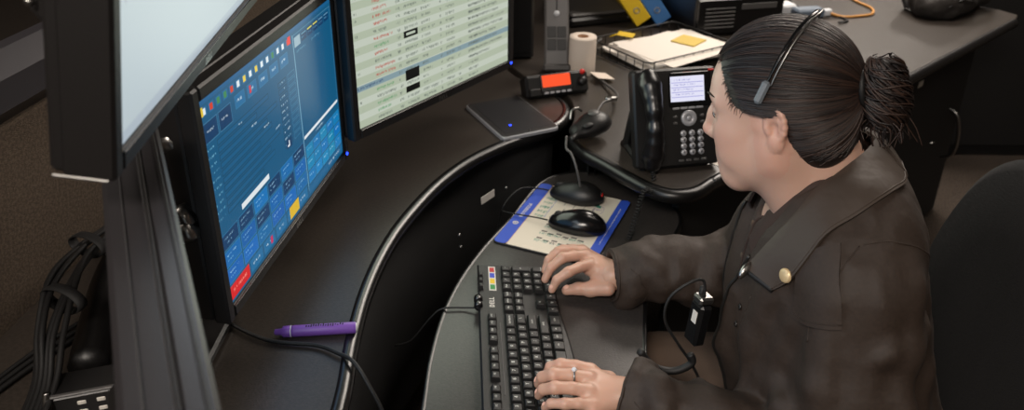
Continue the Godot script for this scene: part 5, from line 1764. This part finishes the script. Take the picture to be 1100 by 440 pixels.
func lapel(t: Node3D, n: String, m: Material, f: Field, inner: Array, outer: Array, roll: float, h: float, label := "") -> Array:
	# a folded collar piece: from the fold line (inner) down to the free edge (outer), which rests on the garment
	var a := smooth(inner, 6)
	var b := smooth(outer, 6)
	var rows := []
	var W := 9
	for i in a.size():
		var r := []
		var q := f.onto(b[i], h)
		var g := f.grad(q)
		for j in W:
			var k := float(j) / (W - 1)
			r.append(a[i].lerp(q, k) + (g * 0.6 + UP * 0.4) * roll * sin(PI * pow(k, 0.7)))
		rows.append(r)
	for pass_ in 4:   # keep it above the cloth below, and even
		for i in a.size():
			for j in range(1, W):
				var d := f.at(rows[i][j])
				if d < h and d > -0.05:
					rows[i][j] += f.grad(rows[i][j]) * (h - d) * 0.7
		var nw := []
		for i in a.size():
			var r := []
			for j in W:
				var p: Vector3 = rows[i][j] * 2.0
				p += rows[maxi(i - 1, 0)][j] + rows[mini(i + 1, a.size() - 1)][j]
				r.append(p / 4.0)
			nw.append(r)
		nw[0] = rows[0]
		nw[a.size() - 1] = rows[a.size() - 1]
		rows = nw
	var nor := []
	for i in a.size():
		var r := []
		for j in W:
			var u: Vector3 = rows[mini(i + 1, a.size() - 1)][j] - rows[maxi(i - 1, 0)][j]
			var v: Vector3 = rows[i][mini(j + 1, W - 1)] - rows[i][maxi(j - 1, 0)]
			var g: Vector3 = u.cross(v).normalized()
			r.append(g if g.dot(UP * 0.5 + f.grad(rows[i][W - 1])) > 0 else -g)
		nor.append(r)
	var st := S()
	var T := 0.0042
	for lv: float in [T, 0.0]:
		for i in a.size() - 1:
			for j in W - 1:
				quad(st, rows[i][j] + nor[i][j] * lv, rows[i][j + 1] + nor[i][j + 1] * lv, rows[i + 1][j + 1] + nor[i + 1][j + 1] * lv, rows[i + 1][j] + nor[i + 1][j] * lv, nor[i][j] if lv > 0 else -nor[i][j])
	st.set_smooth_group(3)
	for i in a.size() - 1:
		for j: int in [0, W - 1]:
			quad(st, rows[i][j], rows[i][j] + nor[i][j] * T, rows[i + 1][j] + nor[i + 1][j] * T, rows[i + 1][j], (b[i] - a[i]) * (-1.0 if j == 0 else 1.0))
	for i: int in [0, a.size() - 1]:
		for j in W - 1:
			quad(st, rows[i][j], rows[i][j + 1], rows[i][j + 1] + nor[i][j + 1] * T, rows[i][j] + nor[i][j] * T, a[i] - a[1 if i == 0 else i - 1])
	part(n, fin(st), m, t, Transform3D(), label)
	var line := PackedVector3Array()
	for i in a.size():
		line.append(rows[i][W - 1].lerp(rows[i][W - 2], 0.5) + (nor[i][W - 1] + nor[i][W - 2]).normalized() * T)
	st = S()
	tube(st, line, 0.0009, 4)
	part("stitch_line", fin(st), m, t)
	return [rows, nor]


func seam(t: Node3D, n: String, m: Material, f: Field, pts: Array, r := 0.0016, h := 0.0005, label := "") -> void:
	var line := PackedVector3Array()
	for p in smooth(pts, 8):
		line.append(f.onto(tv(p), h))
	var st := S()
	tube(st, line, r, 6)
	part(n, fin(st), m, t, Transform3D(), label)


func mir(p: Vector3) -> Vector3:   # to her other side, before the trunk is turned
	return Vector3(p.x, p.y, -2.0 - p.z)


func flip(p: Vector3) -> Vector3:   # to her other side
	var q := Basis(UP, -TRUNK) * (p - PIVOT) + PIVOT
	return tw(q.x, q.y, -2.0 - q.z)


func person() -> void:
	head_axes()
	var t := thing("person", "seated woman with dark hair in a bun, brown jacket and headset, typing with both hands", "person")
	# --- body
	var fh := head_field()
	var fb := Field.new(Vector3(-0.02, 0.03, -1.30), Vector3(0.74, 1.04, -0.70), 0.016)
	torso(fb, 0.035)
	fb.chain([SHL, ELL, WRL], [0.045, 0.038, 0.026], 0.03)
	fb.chain([SHR, ELR, WRR], [0.045, 0.038, 0.026], 0.03)
	for s: float in [-1.0, 1.0]:
		fb.chain([Vector3(0.52, 0.53, -1.0 + s * 0.09), Vector3(0.13, 0.53, -1.0 + s * 0.12), Vector3(0.16, 0.09, -1.0 + s * 0.12), Vector3(0.05, 0.06, -1.0 + s * 0.13)], [0.075, 0.052, 0.038, 0.03], 0.03)
	var fl := Field.new(Vector3(0.025, 0.650, -0.99), Vector3(0.235, 0.755, -0.82), 0.0026)
	hand(fl, Vector3(0.170, 0.700, -0.893), ELL,
		[Vector3(0.120, 0.712, -0.931), Vector3(0.115, 0.716, -0.9085), Vector3(0.114, 0.713, -0.886), Vector3(0.118, 0.705, -0.866)],
		[Vector3(0.076, 0.720, -0.933), Vector3(0.064, 0.725, -0.9065), Vector3(0.065, 0.7225, -0.882), Vector3(0.079, 0.712, -0.8615)],
		[Vector3(0.056, 0.695, -0.942), Vector3(0.043, 0.692, -0.923), Vector3(0.043, 0.692, -0.899), Vector3(0.051, 0.691, -0.876)],
		[Vector3(0.150, 0.684, -0.942), Vector3(0.116, 0.678, -0.958), Vector3(0.080, 0.676, -0.962)])
	var fr := Field.new(Vector3(0.045, 0.650, -1.30), Vector3(0.25, 0.755, -1.13), 0.0026)
	hand(fr, Vector3(0.186, 0.700, -1.195), ELR,
		[Vector3(0.142, 0.714, -1.204), Vector3(0.136, 0.717, -1.2275), Vector3(0.133, 0.712, -1.250), Vector3(0.134, 0.702, -1.270)],
		[Vector3(0.101, 0.722, -1.168), Vector3(0.092, 0.7265, -1.205), Vector3(0.087, 0.720, -1.235), Vector3(0.096, 0.708, -1.262)],
		[Vector3(0.0725, 0.6935, -1.155), Vector3(0.0615, 0.6935, -1.1855), Vector3(0.062, 0.6935, -1.2135), Vector3(0.072, 0.6935, -1.240)],
		[Vector3(0.172, 0.688, -1.168), Vector3(0.142, 0.680, -1.176), Vector3(0.100, 0.674, -1.180)])
	part("body", net([fh, fb, fl, fr], skin_tone), M.skin, t)
	# nails
	for q in [[fr, Vector3(0.0985, 0.684, -1.1785), Vector3(0.0062, 0.0016, 0.0052)], [fr, Vector3(0.070, 0.7015, -1.152), Vector3(0.0045, 0.0014, 0.0042)], [fl, Vector3(0.0405, 0.7005, -0.921), Vector3(0.0045, 0.0014, 0.0042)], [fl, Vector3(0.0405, 0.7005, -0.897), Vector3(0.0045, 0.0014, 0.0042)], [fl, Vector3(0.048, 0.699, -0.875), Vector3(0.004, 0.0014, 0.0038)]]:
		var g: Field = q[0]
		var p := g.onto(q[1], 0.0002)
		part("fingernail", ball(q[2], 12), M.nail, t, frame(p, Vector3(-1, -0.4, 0).slide(g.grad(p)), g.grad(p)))
	# --- face
	for s: float in [-1.0, 1.0]:
		var eye := part("eye", ball(Vector3(0.0116, 0.0116, 0.0116) * HS, 18), M.eye_white, t, Transform3D(Basis(), hp(0.0765, 0.0162, s * 0.031)))
		var d := (HF * 0.93 - HU * 0.30 + HL * s * 0.12).normalized()
		part("iris", ball(Vector3(0.0054, 0.0014, 0.0054) * HS, 14), M.iris, eye, frame(d * 0.0107 * HS, HL, d))
		var lash := []
		for k in 5:
			var w := k / 4.0
			lash.append(hp(0.0885 - 0.008 * w * w, 0.0185 - 0.002 * absf(w - 0.4), s * (0.022 + 0.022 * w)))
		part("eyelash", rod(lash, 0.0011, 5), M.hair_base, t)
		var brow := PackedVector3Array()
		for k in 7:
			var w := k / 6.0
			brow.append(fh.onto(hp(0.093 - 0.02 * w * w, 0.040 + 0.006 * sin(w * 2.2), s * (0.011 + 0.037 * w)), 0.0004))
		var bs := S()
		tube(bs, brow, [0.0026, 0.0032, 0.0032, 0.003, 0.0026, 0.002, 0.0012], 6, 0.5)
		part("eyebrow", fin(bs), M.hair_dark, t)
	hair(t, fh)
	headset(t)
	clothes(t)


# hairline, as the forward distance at each height on the side of the head
func hairline(y: float) -> float:
	var P := [[-0.10, -0.052], [-0.07, -0.048], [-0.045, -0.036], [-0.025, -0.026], [0.0, -0.022], [0.018, -0.012], [0.026, 0.008], [0.030, 0.026], [0.040, 0.039], [0.056, 0.045], [0.076, 0.054], [0.10, 0.066], [0.12, 0.072], [0.2, 0.075]]
	for i in P.size() - 1:
		if y < P[i + 1][0]:
			return lerpf(P[i][1], P[i + 1][1], clampf((y - P[i][0]) / (P[i + 1][0] - P[i][0]), 0, 1))
	return 0.075


func hair(t: Node3D, fh: Field) -> void:
	var B := Basis(HF, HU, HF.cross(HU))
	var f := Field.new(HO - Vector3(0.14, 0.14, 0.14), HO + Vector3(0.15, 0.16, 0.13), 0.0032)
	var hc := Vector3(-0.012, 0.046, 0.0)
	var hr := Vector3(0.1055, 0.0975, 0.0815)
	f.ell(hp(hc.x, hc.y), hr * HS, B, 0.01)
	f.ell(hp(-0.05, -0.01), Vector3(0.055, 0.075, 0.062) * HS, B, 0.03)
	# trim it along the hairline
	var i := 0
	for z in f.nz:
		for y in f.ny:
			for x in f.nx:
				if f.d[i] < 0.02:
					var q := loc(f.o + Vector3(x, y, z) * f.c)
					var e := q.x - hairline(q.y)
					f.d[i] = maxf(f.d[i], e * 0.8 * HS)
					f.d[i] = maxf(f.d[i], (-0.082 - q.y) * HS)
				i += 1
	var hm := part("hair", net([f]), M.hair_base, t)
	# combed strands drawn back from the hairline to the knot
	var knot := Vector3(-0.112, 0.036, 0.0)
	var to_unit := func(p: Vector3) -> Vector3: return ((p - hc) / hr).normalized()
	var e: Vector3 = to_unit.call(knot)
	rng.seed = 77
	var sts := [S(), S()]
	for k in 1500:
		var s: Vector3
		var a := rng.randf() * TAU
		if k < 900:   # from the hairline itself
			var y := rng.randf_range(-0.075, 0.115)
			var x := hairline(y) - 0.002 + rng.randf_range(-0.008, 0.0025)
			var side := -1.0 if rng.randf() < 0.3 else 1.0
			if y > 0.07:
				x += rng.randf_range(-0.004, 0.004)
			var w := 1.0 - pow((x - hc.x) / hr.x, 2) - pow((y - hc.y) / hr.y, 2)
			if w < 0.0:
				y = rng.randf_range(0.09, 0.13)
				w = 0.0
			s = Vector3((x - hc.x) / hr.x, (y - hc.y) / hr.y, side * sqrt(w) * rng.randf_range(0.0 if y > 0.085 else 1.0, 1.0)).normalized()
		else:
			s = Vector3(rng.randf_range(-0.6, 0.75), rng.randf_range(-0.2, 1.0), rng.randf_range(-1, 1)).normalized()
			var lp := hc + s * hr
			if lp.x > hairline(lp.y) - 0.004:
				continue
		var arc := acos(clampf(s.dot(e), -1, 1))
		if arc < 0.25:
			continue
		var pts := PackedVector3Array()
		var rad := PackedFloat32Array()
		var lift := rng.randf_range(0.0, 0.0022)
		var n := 15
		var sway := rng.randf_range(-0.03, 0.03)
		var sx := s.cross(e).normalized()
		for j in n + 1:
			var w := float(j) / n
			var u := s.slerp(e, w)
			u = (u + sx * sway * sin(PI * w)).normalized()
			var q := hc + u * hr
			var p := hp(q.x, q.y, q.z)
			if q.y < 0.02:
				p = f.onto(p, 0.0)
			p += (HF * u.x + HU * u.y + HL * u.z) * (lift * minf(1.0, w * 4.0) + 0.0004)
			pts.append(p)
			rad.append(0.0011 * (0.35 + 0.65 * sin(PI * clampf(w * 0.9 + 0.08, 0, 1))))
		tube(sts[0 if rng.randf() < 0.62 else 1], pts, rad, 4, 0.7)
	part("strands", fin(sts[0]), M.hair_dark, hm, Transform3D(), "", "stuff")
	part("strands", fin(sts[1]), M.hair_light, hm, Transform3D(), "", "stuff")
	# the knot: coils wound round a core
	var bun := part("hair_bun", ball(Vector3(0.022, 0.044, 0.026), 18), M.hair_base, t, frame(hp(BUN.x, BUN.y), HF.cross(HU), HU))
	var bs := [S(), S()]
	for k in 230:
		var pts := PackedVector3Array()
		var rad := PackedFloat32Array()
		var ph := rng.randf() * TAU
		var tl := rng.randf_range(-0.6, 0.6)
		var r0 := rng.randf_range(0.84, 1.12)
		var y0 := rng.randf_range(-0.8, 0.7)
		var n := 14
		var span := rng.randf_range(1.6, 3.4)
		for j in n + 1:
			var w := float(j) / n
			var a := ph + span * w
			var yy := clampf(y0 + tl * sin(a) * 0.7 + (w - 0.5) * 0.9, -1.05, 1.0)
			var c := sqrt(maxf(0.06, 1.0 - yy * yy * 0.8)) * r0
			pts.append(Vector3(cos(a) * c * 0.0245, yy * 0.049, sin(a) * c * 0.0285))
			rad.append(0.0015 * sin(PI * (0.1 + 0.8 * w)))
		tube(bs[0 if rng.randf() < 0.6 else 1], pts, rad, 4)
	for k in 46:   # loose ends hanging below
		var a := rng.randf() * TAU
		var q := Vector3(cos(a) * 0.02, -0.03, sin(a) * 0.022)
		var w := Vector3(rng.randf_range(-0.014, 0.014), rng.randf_range(-0.045, -0.02), rng.randf_range(-0.016, 0.016))
		tube(bs[k % 2], smooth([q, q + w * 0.4 + Vector3(0, 0, rng.randf_range(-0.008, 0.008)), q + w], 5), 0.0007, 4)
	part("strands", fin(bs[0]), M.hair_dark, bun, Transform3D(), "", "stuff")
	part("strands", fin(bs[1]), M.hair_light, bun, Transform3D(), "", "stuff")
	var tie := S()
	var ring := PackedVector3Array()
	for k in 20:
		var a := TAU * k / 20
		ring.append(hp(-0.118, 0.036 + cos(a) * 0.024, sin(a) * 0.022))
	tube(tie, ring, 0.0045, 7, 1.0, Vector3.ZERO, true)
	part("hair_tie", fin(tie), M.rubber, t)
	# short fine hairs at temple and nape
	var ws := S()
	for k in 70:
		var nape := false
		var y := rng.randf_range(-0.095, -0.06) if nape else rng.randf_range(0.03, 0.085)
		var x := hairline(y) + rng.randf_range(-0.004, 0.003)
		var z := 0.075
		var p := fh.onto(hp(x, y, z), 0.0006)
		var d := (HF * rng.randf_range(0.004, 0.012) + HU * rng.randf_range(-0.012, 0.004)) if not nape else (HF * rng.randf_range(0.0, 0.012) + HU * rng.randf_range(-0.02, 0.004))
		var m := fh.onto(p + d * 0.6 + HU * 0.002, 0.0007)
		var q := fh.onto(p + d, 0.0005)
		tube(ws, PackedVector3Array([p, m, q]), PackedFloat32Array([0.0005, 0.0004, 0.0002]), 3)
	part("fine_hairs", fin(ws), M.hair_dark, t, Transform3D(), "", "stuff")


func headset(t: Node3D) -> void:
	var hs := thing("headset", "thin black headset band across her hair ending in a grey pad above her ear", "headset")
	var path := []
	for k in 15:
		var a := -1.18 + 2.52 * k / 14.0   # from the far ear over the crown to above the near ear
		path.append(hp(-0.066 + 0.054 * pow(absf(a) / 1.34, 1.3), 0.046 + cos(a) * 0.1005, sin(a) * 0.0865))
	part("band", rod(path, 0.0032, 8, 4, 0.4, HU), M.black_gloss, hs)
	var pth2 := []
	for q in path:
		pth2.append(q - HF * 0.007)
	part("band_wire", rod(pth2, 0.0013, 6, 4), M.steel, hs)
	var st := S()
	var e: Vector3 = path[14]
	var dn: Vector3 = (e - path[12]).normalized()
	bx(st, Vector3(0.0105, 0.031, 0.008), frame(e + dn * 0.006 + HL * 0.003, HL.cross(dn), -dn), 0.003)
	part("temple_pad", fin(st), mat("pad_grey", Color8(104, 110, 116), 0.45), hs, Transform3D(), "grey temple pad")
	part("speaker", ball(Vector3(0.022, 0.026, 0.012), 16), M.black_plastic, hs, frame(hp(-0.002, 0.004, -0.088), HF, HU))
	part("microphone_boom", rod([hp(0.004, -0.01, -0.094), hp(0.04, -0.04, -0.085), hp(0.085, -0.066, -0.05)], 0.0022, 6), M.rubber, hs)


func clothes(t: Node3D) -> void:
	var f := jacket_field()
	part("jacket", net([f]), M.jacket_cloth, t)
	# shirt under it
	var fs := Field.new(Vector3(0.24, 0.5, -1.20), Vector3(0.66, 1.04, -0.82), 0.009)
	torso(fs, 0.026)
	fs.cap(tw(0.395, 1.12, -1.0), tw(0.40, 0.975, -1.0), 0.064, 0.060, 0.012, true)
	fs.cap(tw(0.345, 1.06, -1.0), tw(0.335, 0.945, -1.0), 0.05, 0.018, 0.01, true)
	part("shirt", net([fs]), M.shirt_cloth, t)
	var ft := Field.new(Vector3(0.0, 0.02, -1.27), Vector3(0.74, 0.68, -0.73), 0.013)
	ft.ell(Vector3(0.54, 0.56, -1.0), Vector3(0.16, 0.13, 0.19), Basis(), 0.03)
	for s: float in [-1.0, 1.0]:
		ft.chain([Vector3(0.52, 0.545, -1.0 + s * 0.09), Vector3(0.13, 0.54, -1.0 + s * 0.12), Vector3(0.16, 0.10, -1.0 + s * 0.12)], [0.092, 0.070, 0.06], 0.03)
	var nt := noise(9.0, 2, FastNoiseLite.TYPE_SIMPLEX_SMOOTH, 15)
	ft.bump(func(p: Vector3) -> float: return nt.get_noise_3dv(p) * 0.006, 0.03)
	part("trousers", net([ft]), M.trouser_cloth, t)
	for s: float in [-1.0, 1.0]:
		var fo := Field.new(Vector3(-0.02, -0.01, -0.07), Vector3(0.27, 0.13, 0.07), 0.006)
		fo.cap(Vector3(0.05, 0.03, 0), Vector3(0.2, 0.035, 0), 0.036, 0.034, 0.02)
		fo.cap(Vector3(0.19, 0.04, 0), Vector3(0.19, 0.09, 0), 0.04, 0.045, 0.02)
		fo.plane(Vector3(0, 0.003, 0), Vector3.DOWN, 0.5)
		part("shoe", net([fo]), M.black_gloss, t, off(-0.02, 0, -1.0 + s * 0.125))
	# the jacket's wide collar, near side then far side
	var inner := [Vector3(0.500, 1.066, -1.0), Vector3(0.472, 1.064, -0.960), Vector3(0.436, 1.044, -0.938), Vector3(0.405, 1.016, -0.928), Vector3(0.376, 0.987, -0.917), Vector3(0.346, 0.946, -0.913), Vector3(0.320, 0.906, -0.912)]
	var outer := [Vector3(0.540, 1.022, -1.0), Vector3(0.515, 1.024, -0.935), Vector3(0.460, 1.014, -0.890), Vector3(0.414, 0.992, -0.868), Vector3(0.388, 0.968, -0.852), Vector3(0.366, 0.938, -0.850), Vector3(0.342, 0.904, -0.868)]
	var cr := lapel(t, "collar", M.collar_cloth, f, inner, outer, 0.004, 0.004, "wide turned-down jacket collar, near half")
	var tip := PackedVector3Array()
	var last: int = cr[0].size() - 1
	for j in cr[0][last].size():
		tip.append(cr[0][last][j] + cr[1][last][j] * 0.001)
	var ts := S()
	tube(ts, tip, 0.0046, 7)
	part("collar_piping", fin(ts), M.rubber, t, Transform3D(), "black piping along the collar tip")
	# breast pocket with its flap seam
	var pt := []
	var pb := []
	for q: Vector3 in [Vector3(0.362, 0.973, -0.855), Vector3(0.382, 0.989, -0.845), Vector3(0.404, 1.001, -0.838)]:
		pt.append(f.onto(q, 0.002))
	for q: Vector3 in [Vector3(0.371, 0.885, -0.840), Vector3(0.396, 0.889, -0.825), Vector3(0.419, 0.899, -0.808)]:
		pb.append(f.onto(q, 0.002))
	lapel(t, "breast_pocket", M.jacket_cloth, f, pt, pb, 0.001, 0.0015, "square breast pocket")
	var i2 := []
	var o2 := []
	for k in inner.size():
		i2.append(flip(inner[k]))
		o2.append(flip(outer[k]))
	lapel(t, "collar", M.collar_cloth, f, i2, o2, 0.004, 0.004, "wide turned-down jacket collar, far half")
	# shirt collar
	var si := [Vector3(0.462, 1.052, -0.99), Vector3(0.442, 1.050, -0.965), Vector3(0.409, 1.031, -0.945), Vector3(0.386, 1.008, -0.940), Vector3(0.367, 0.981, -0.945), Vector3(0.353, 0.953, -0.955), Vector3(0.343, 0.920, -0.975)]
	var so := [Vector3(0.476, 1.026, -0.99), Vector3(0.452, 1.026, -0.955), Vector3(0.415, 1.006, -0.928), Vector3(0.387, 0.982, -0.922), Vector3(0.362, 0.955, -0.925), Vector3(0.342, 0.928, -0.930), Vector3(0.322, 0.898, -0.950)]
	lapel(t, "shirt_collar", M.shirt_cloth, fs, si, so, 0.003, 0.006)
	i2 = []
	o2 = []
	for k in si.size():
		i2.append(flip(si[k]))
		o2.append(flip(so[k]))
	lapel(t, "shirt_collar", M.shirt_cloth, fs, i2, o2, 0.003, 0.006)
	seam(t, "shirt_placket", M.shirt_cloth, fs, [Vector3(0.33, 0.94, -0.992), Vector3(0.31, 0.88, -0.99), Vector3(0.30, 0.76, -0.99)], 0.0022)
	for y in [0.915, 0.855, 0.795]:
		var b := fs.onto(tw(0.31, y, -1.0), 0.001)
		part("shirt_button", ball(Vector3(0.005, 0.0018, 0.005), 12), M.trouser_cloth, t, frame(b, Vector3.BACK, fs.grad(b)))
	# front edges with a zip, seams, pocket flap, cuffs
	seam(t, "zip", M.steel_dark, f, [Vector3(0.318, 0.905, -0.920), Vector3(0.300, 0.85, -0.926), Vector3(0.292, 0.78, -0.930), Vector3(0.290, 0.70, -0.932), Vector3(0.30, 0.62, -0.930)], 0.0026, 0.001, "dark zip along the near front edge")
	seam(t, "zip", M.steel_dark, f, [mir(Vector3(0.318, 0.905, -0.920)), mir(Vector3(0.300, 0.85, -0.926)), mir(Vector3(0.292, 0.78, -0.930)), mir(Vector3(0.290, 0.70, -0.932))], 0.0026, 0.001, "dark zip along the far front edge")
	for q in [[Vector3(0.436, 0.985, -0.842), Vector3(0.412, 0.95, -0.81), Vector3(0.404, 0.91, -0.81), Vector3(0.41, 0.87, -0.80)], [Vector3(0.335, 0.86, -0.893), Vector3(0.328, 0.78, -0.897), Vector3(0.33, 0.68, -0.895)], [Vector3(0.44, 0.985, -0.845), Vector3(0.50, 0.985, -0.865), Vector3(0.56, 0.95, -0.90)]]:
		seam(t, "seam", M.jacket_cloth, f, q, 0.0011, -0.0002)
	for i in 2:
		var p := f.onto(tw(0.318, 0.83 - i * 0.03, -0.905), 0.001)
		part("snap_stud", ball(Vector3(0.005, 0.002, 0.005), 12), M.steel_dark, t, frame(p, Vector3.BACK, f.grad(p)))
	var gb := Vector3.ZERO
	var gn := UP
	var best := 9.0
	for i in cr[0].size():
		for j in cr[0][i].size():
			var dd: float = cr[0][i][j].distance_to(Vector3(0.360, 0.932, -0.862))
			if dd < best:
				best = dd
				gb = cr[0][i][j] + cr[1][i][j] * 0.005
				gn = cr[1][i][j]
	part("collar_button", spun([Vector2(0, 0.003), Vector2(0.0075, 0.0028), Vector2(0.0095, 0.0014), Vector2(0.0097, -0.001)], 24, frame(gb, Vector3(0.4, 0, 1).slide(gn), gn)), M.gold, t, Transform3D(), "pale gold collar button")
	var pin: Vector3 = cr[0][last][1] + cr[1][last][1] * 0.007
	part("zip_pull", ball(Vector3(0.014, 0.007, 0.0055), 14), M.steel, t, frame(pin, Vector3(0.5, 0.5, -0.4), Vector3(-0.6, 0.6, 0.5)), "bright metal pin at the collar point")
	for a in [[ELL, WRL, 0.0435], [ELR, WRR, 0.0455]]:
		var ax: Vector3 = (a[1] - a[0]).normalized()
		for k in [0.004, 0.038]:
			var st := S()
			var ring := PackedVector3Array()
			for j in 36:
				var an := TAU * j / 36
				var s := ax.cross(UP).normalized()
				ring.append(f.onto(a[1] - ax * (k + 0.003) + (s * cos(an) + s.cross(ax) * sin(an)) * a[2], 0.0))
			tube(st, ring, 0.0024 if k < 0.01 else 0.0011, 6, 1.0, Vector3.ZERO, true)
			part("cuff_hem", fin(st), M.jacket_cloth, t)
	# ring on her left hand
	var rc := Vector3(0.0935, 0.7205, -0.9075)
	var rs := S()
	var rr := PackedVector3Array()
	for k in 24:
		var an := TAU * k / 24
		rr.append(Vector3(0.0, sin(an), cos(an)) * 0.0112 + rc)
	tube(rs, rr, 0.0016, 6, 1.0, Vector3.ZERO, true)
	var rg := thing("finger_ring", "silver ring with a clear stone on her left hand", "ring")
	part("band", fin(rs), M.steel, rg)
	part("stone", ball(Vector3(0.0042, 0.0032, 0.0042), 8), M.white_plastic, rg, off(rc.x, rc.y + 0.0128, rc.z), "clear faceted stone")
	# radio pack clipped to the shirt front
	var rp := Vector3(0.277, 0.796, -0.952)
	var pk := thing("radio_pack", "small black clip-on pack with a white label hanging at the front of her jacket", "radio pack", frame(rp, Vector3(0.35, 0.05, 0.93), UP * 0.98 + Vector3(0.15, 0, 0)))
	part("case", box(Vector3(0.030, 0.068, 0.020), 0.004), M.black_gloss, pk, off(0, -0.01, 0))
	part("clip", box(Vector3(0.022, 0.012, 0.024), 0.003), M.steel, pk, off(0, 0.03, 0), "bright metal clip")
	part("label", box(Vector3(0.011, 0.019, 0.001), 0.0003), M.white_label, pk, off(0.002, 0.002, 0.0105), "white label")
	part("knob", spun([Vector2(0, 0.012), Vector2(0.004, 0.011), Vector2(0.0045, 0)], 12), M.rubber, pk, off(-0.007, 0.035, 0))
	var x: Vector3 = rp
	part("cord", rod([x + Vector3(0.004, 0.035, 0.0), x + Vector3(0.0, 0.060, -0.005), x + Vector3(-0.022, 0.058, 0.0), x + Vector3(-0.048, 0.035, 0.005), x + Vector3(-0.052, 0.0, 0.01), x + Vector3(-0.03, -0.04, 0.012), x + Vector3(-0.008, -0.075, 0.01), x + Vector3(0.01, -0.115, 0.012), x + Vector3(0.004, -0.16, 0.01)], 0.0022, 7), M.rubber, pk, pk.transform.affine_inverse(), "thin cord looping across her lap")
	part("lead_end", rod([x + Vector3(-0.085, -0.055, 0.012), x + Vector3(-0.06, -0.085, 0.012), x + Vector3(-0.03, -0.09, 0.014), x + Vector3(-0.006, -0.075, 0.014), x + Vector3(-0.01, -0.06, 0.012)], 0.0058, 8), M.rubber, pk, pk.transform.affine_inverse(), "thick lead end below the pack")


func _ready() -> void:
	setup()
	materials()
	M.lamp_glow = glow("lamp_glow", Color(1, 0.93, 0.84), 1.6)
	M.led_glow = glow("led_glow", Color8(30, 60, 255), 5.0)
	M.orange_glow = glow("orange_glow", Color8(255, 84, 40), 1.0)
	grain(mat("light_grey", Color8(98, 96, 95), 0.45), 9.0)
	mat("jacket_dark", Color8(36, 31, 28), 0.8)
	mat("steel_dark", Color8(60, 58, 56), 0.35, 0.7)
	room()
	partition()
	desks()
	chair()
	person()
	monitors()
	keyboard()
	pad_and_mice()
	telephone()
	phone_papers()
	tablet()
	marker()
	cables()
	radio_set()
	back_of_desk()
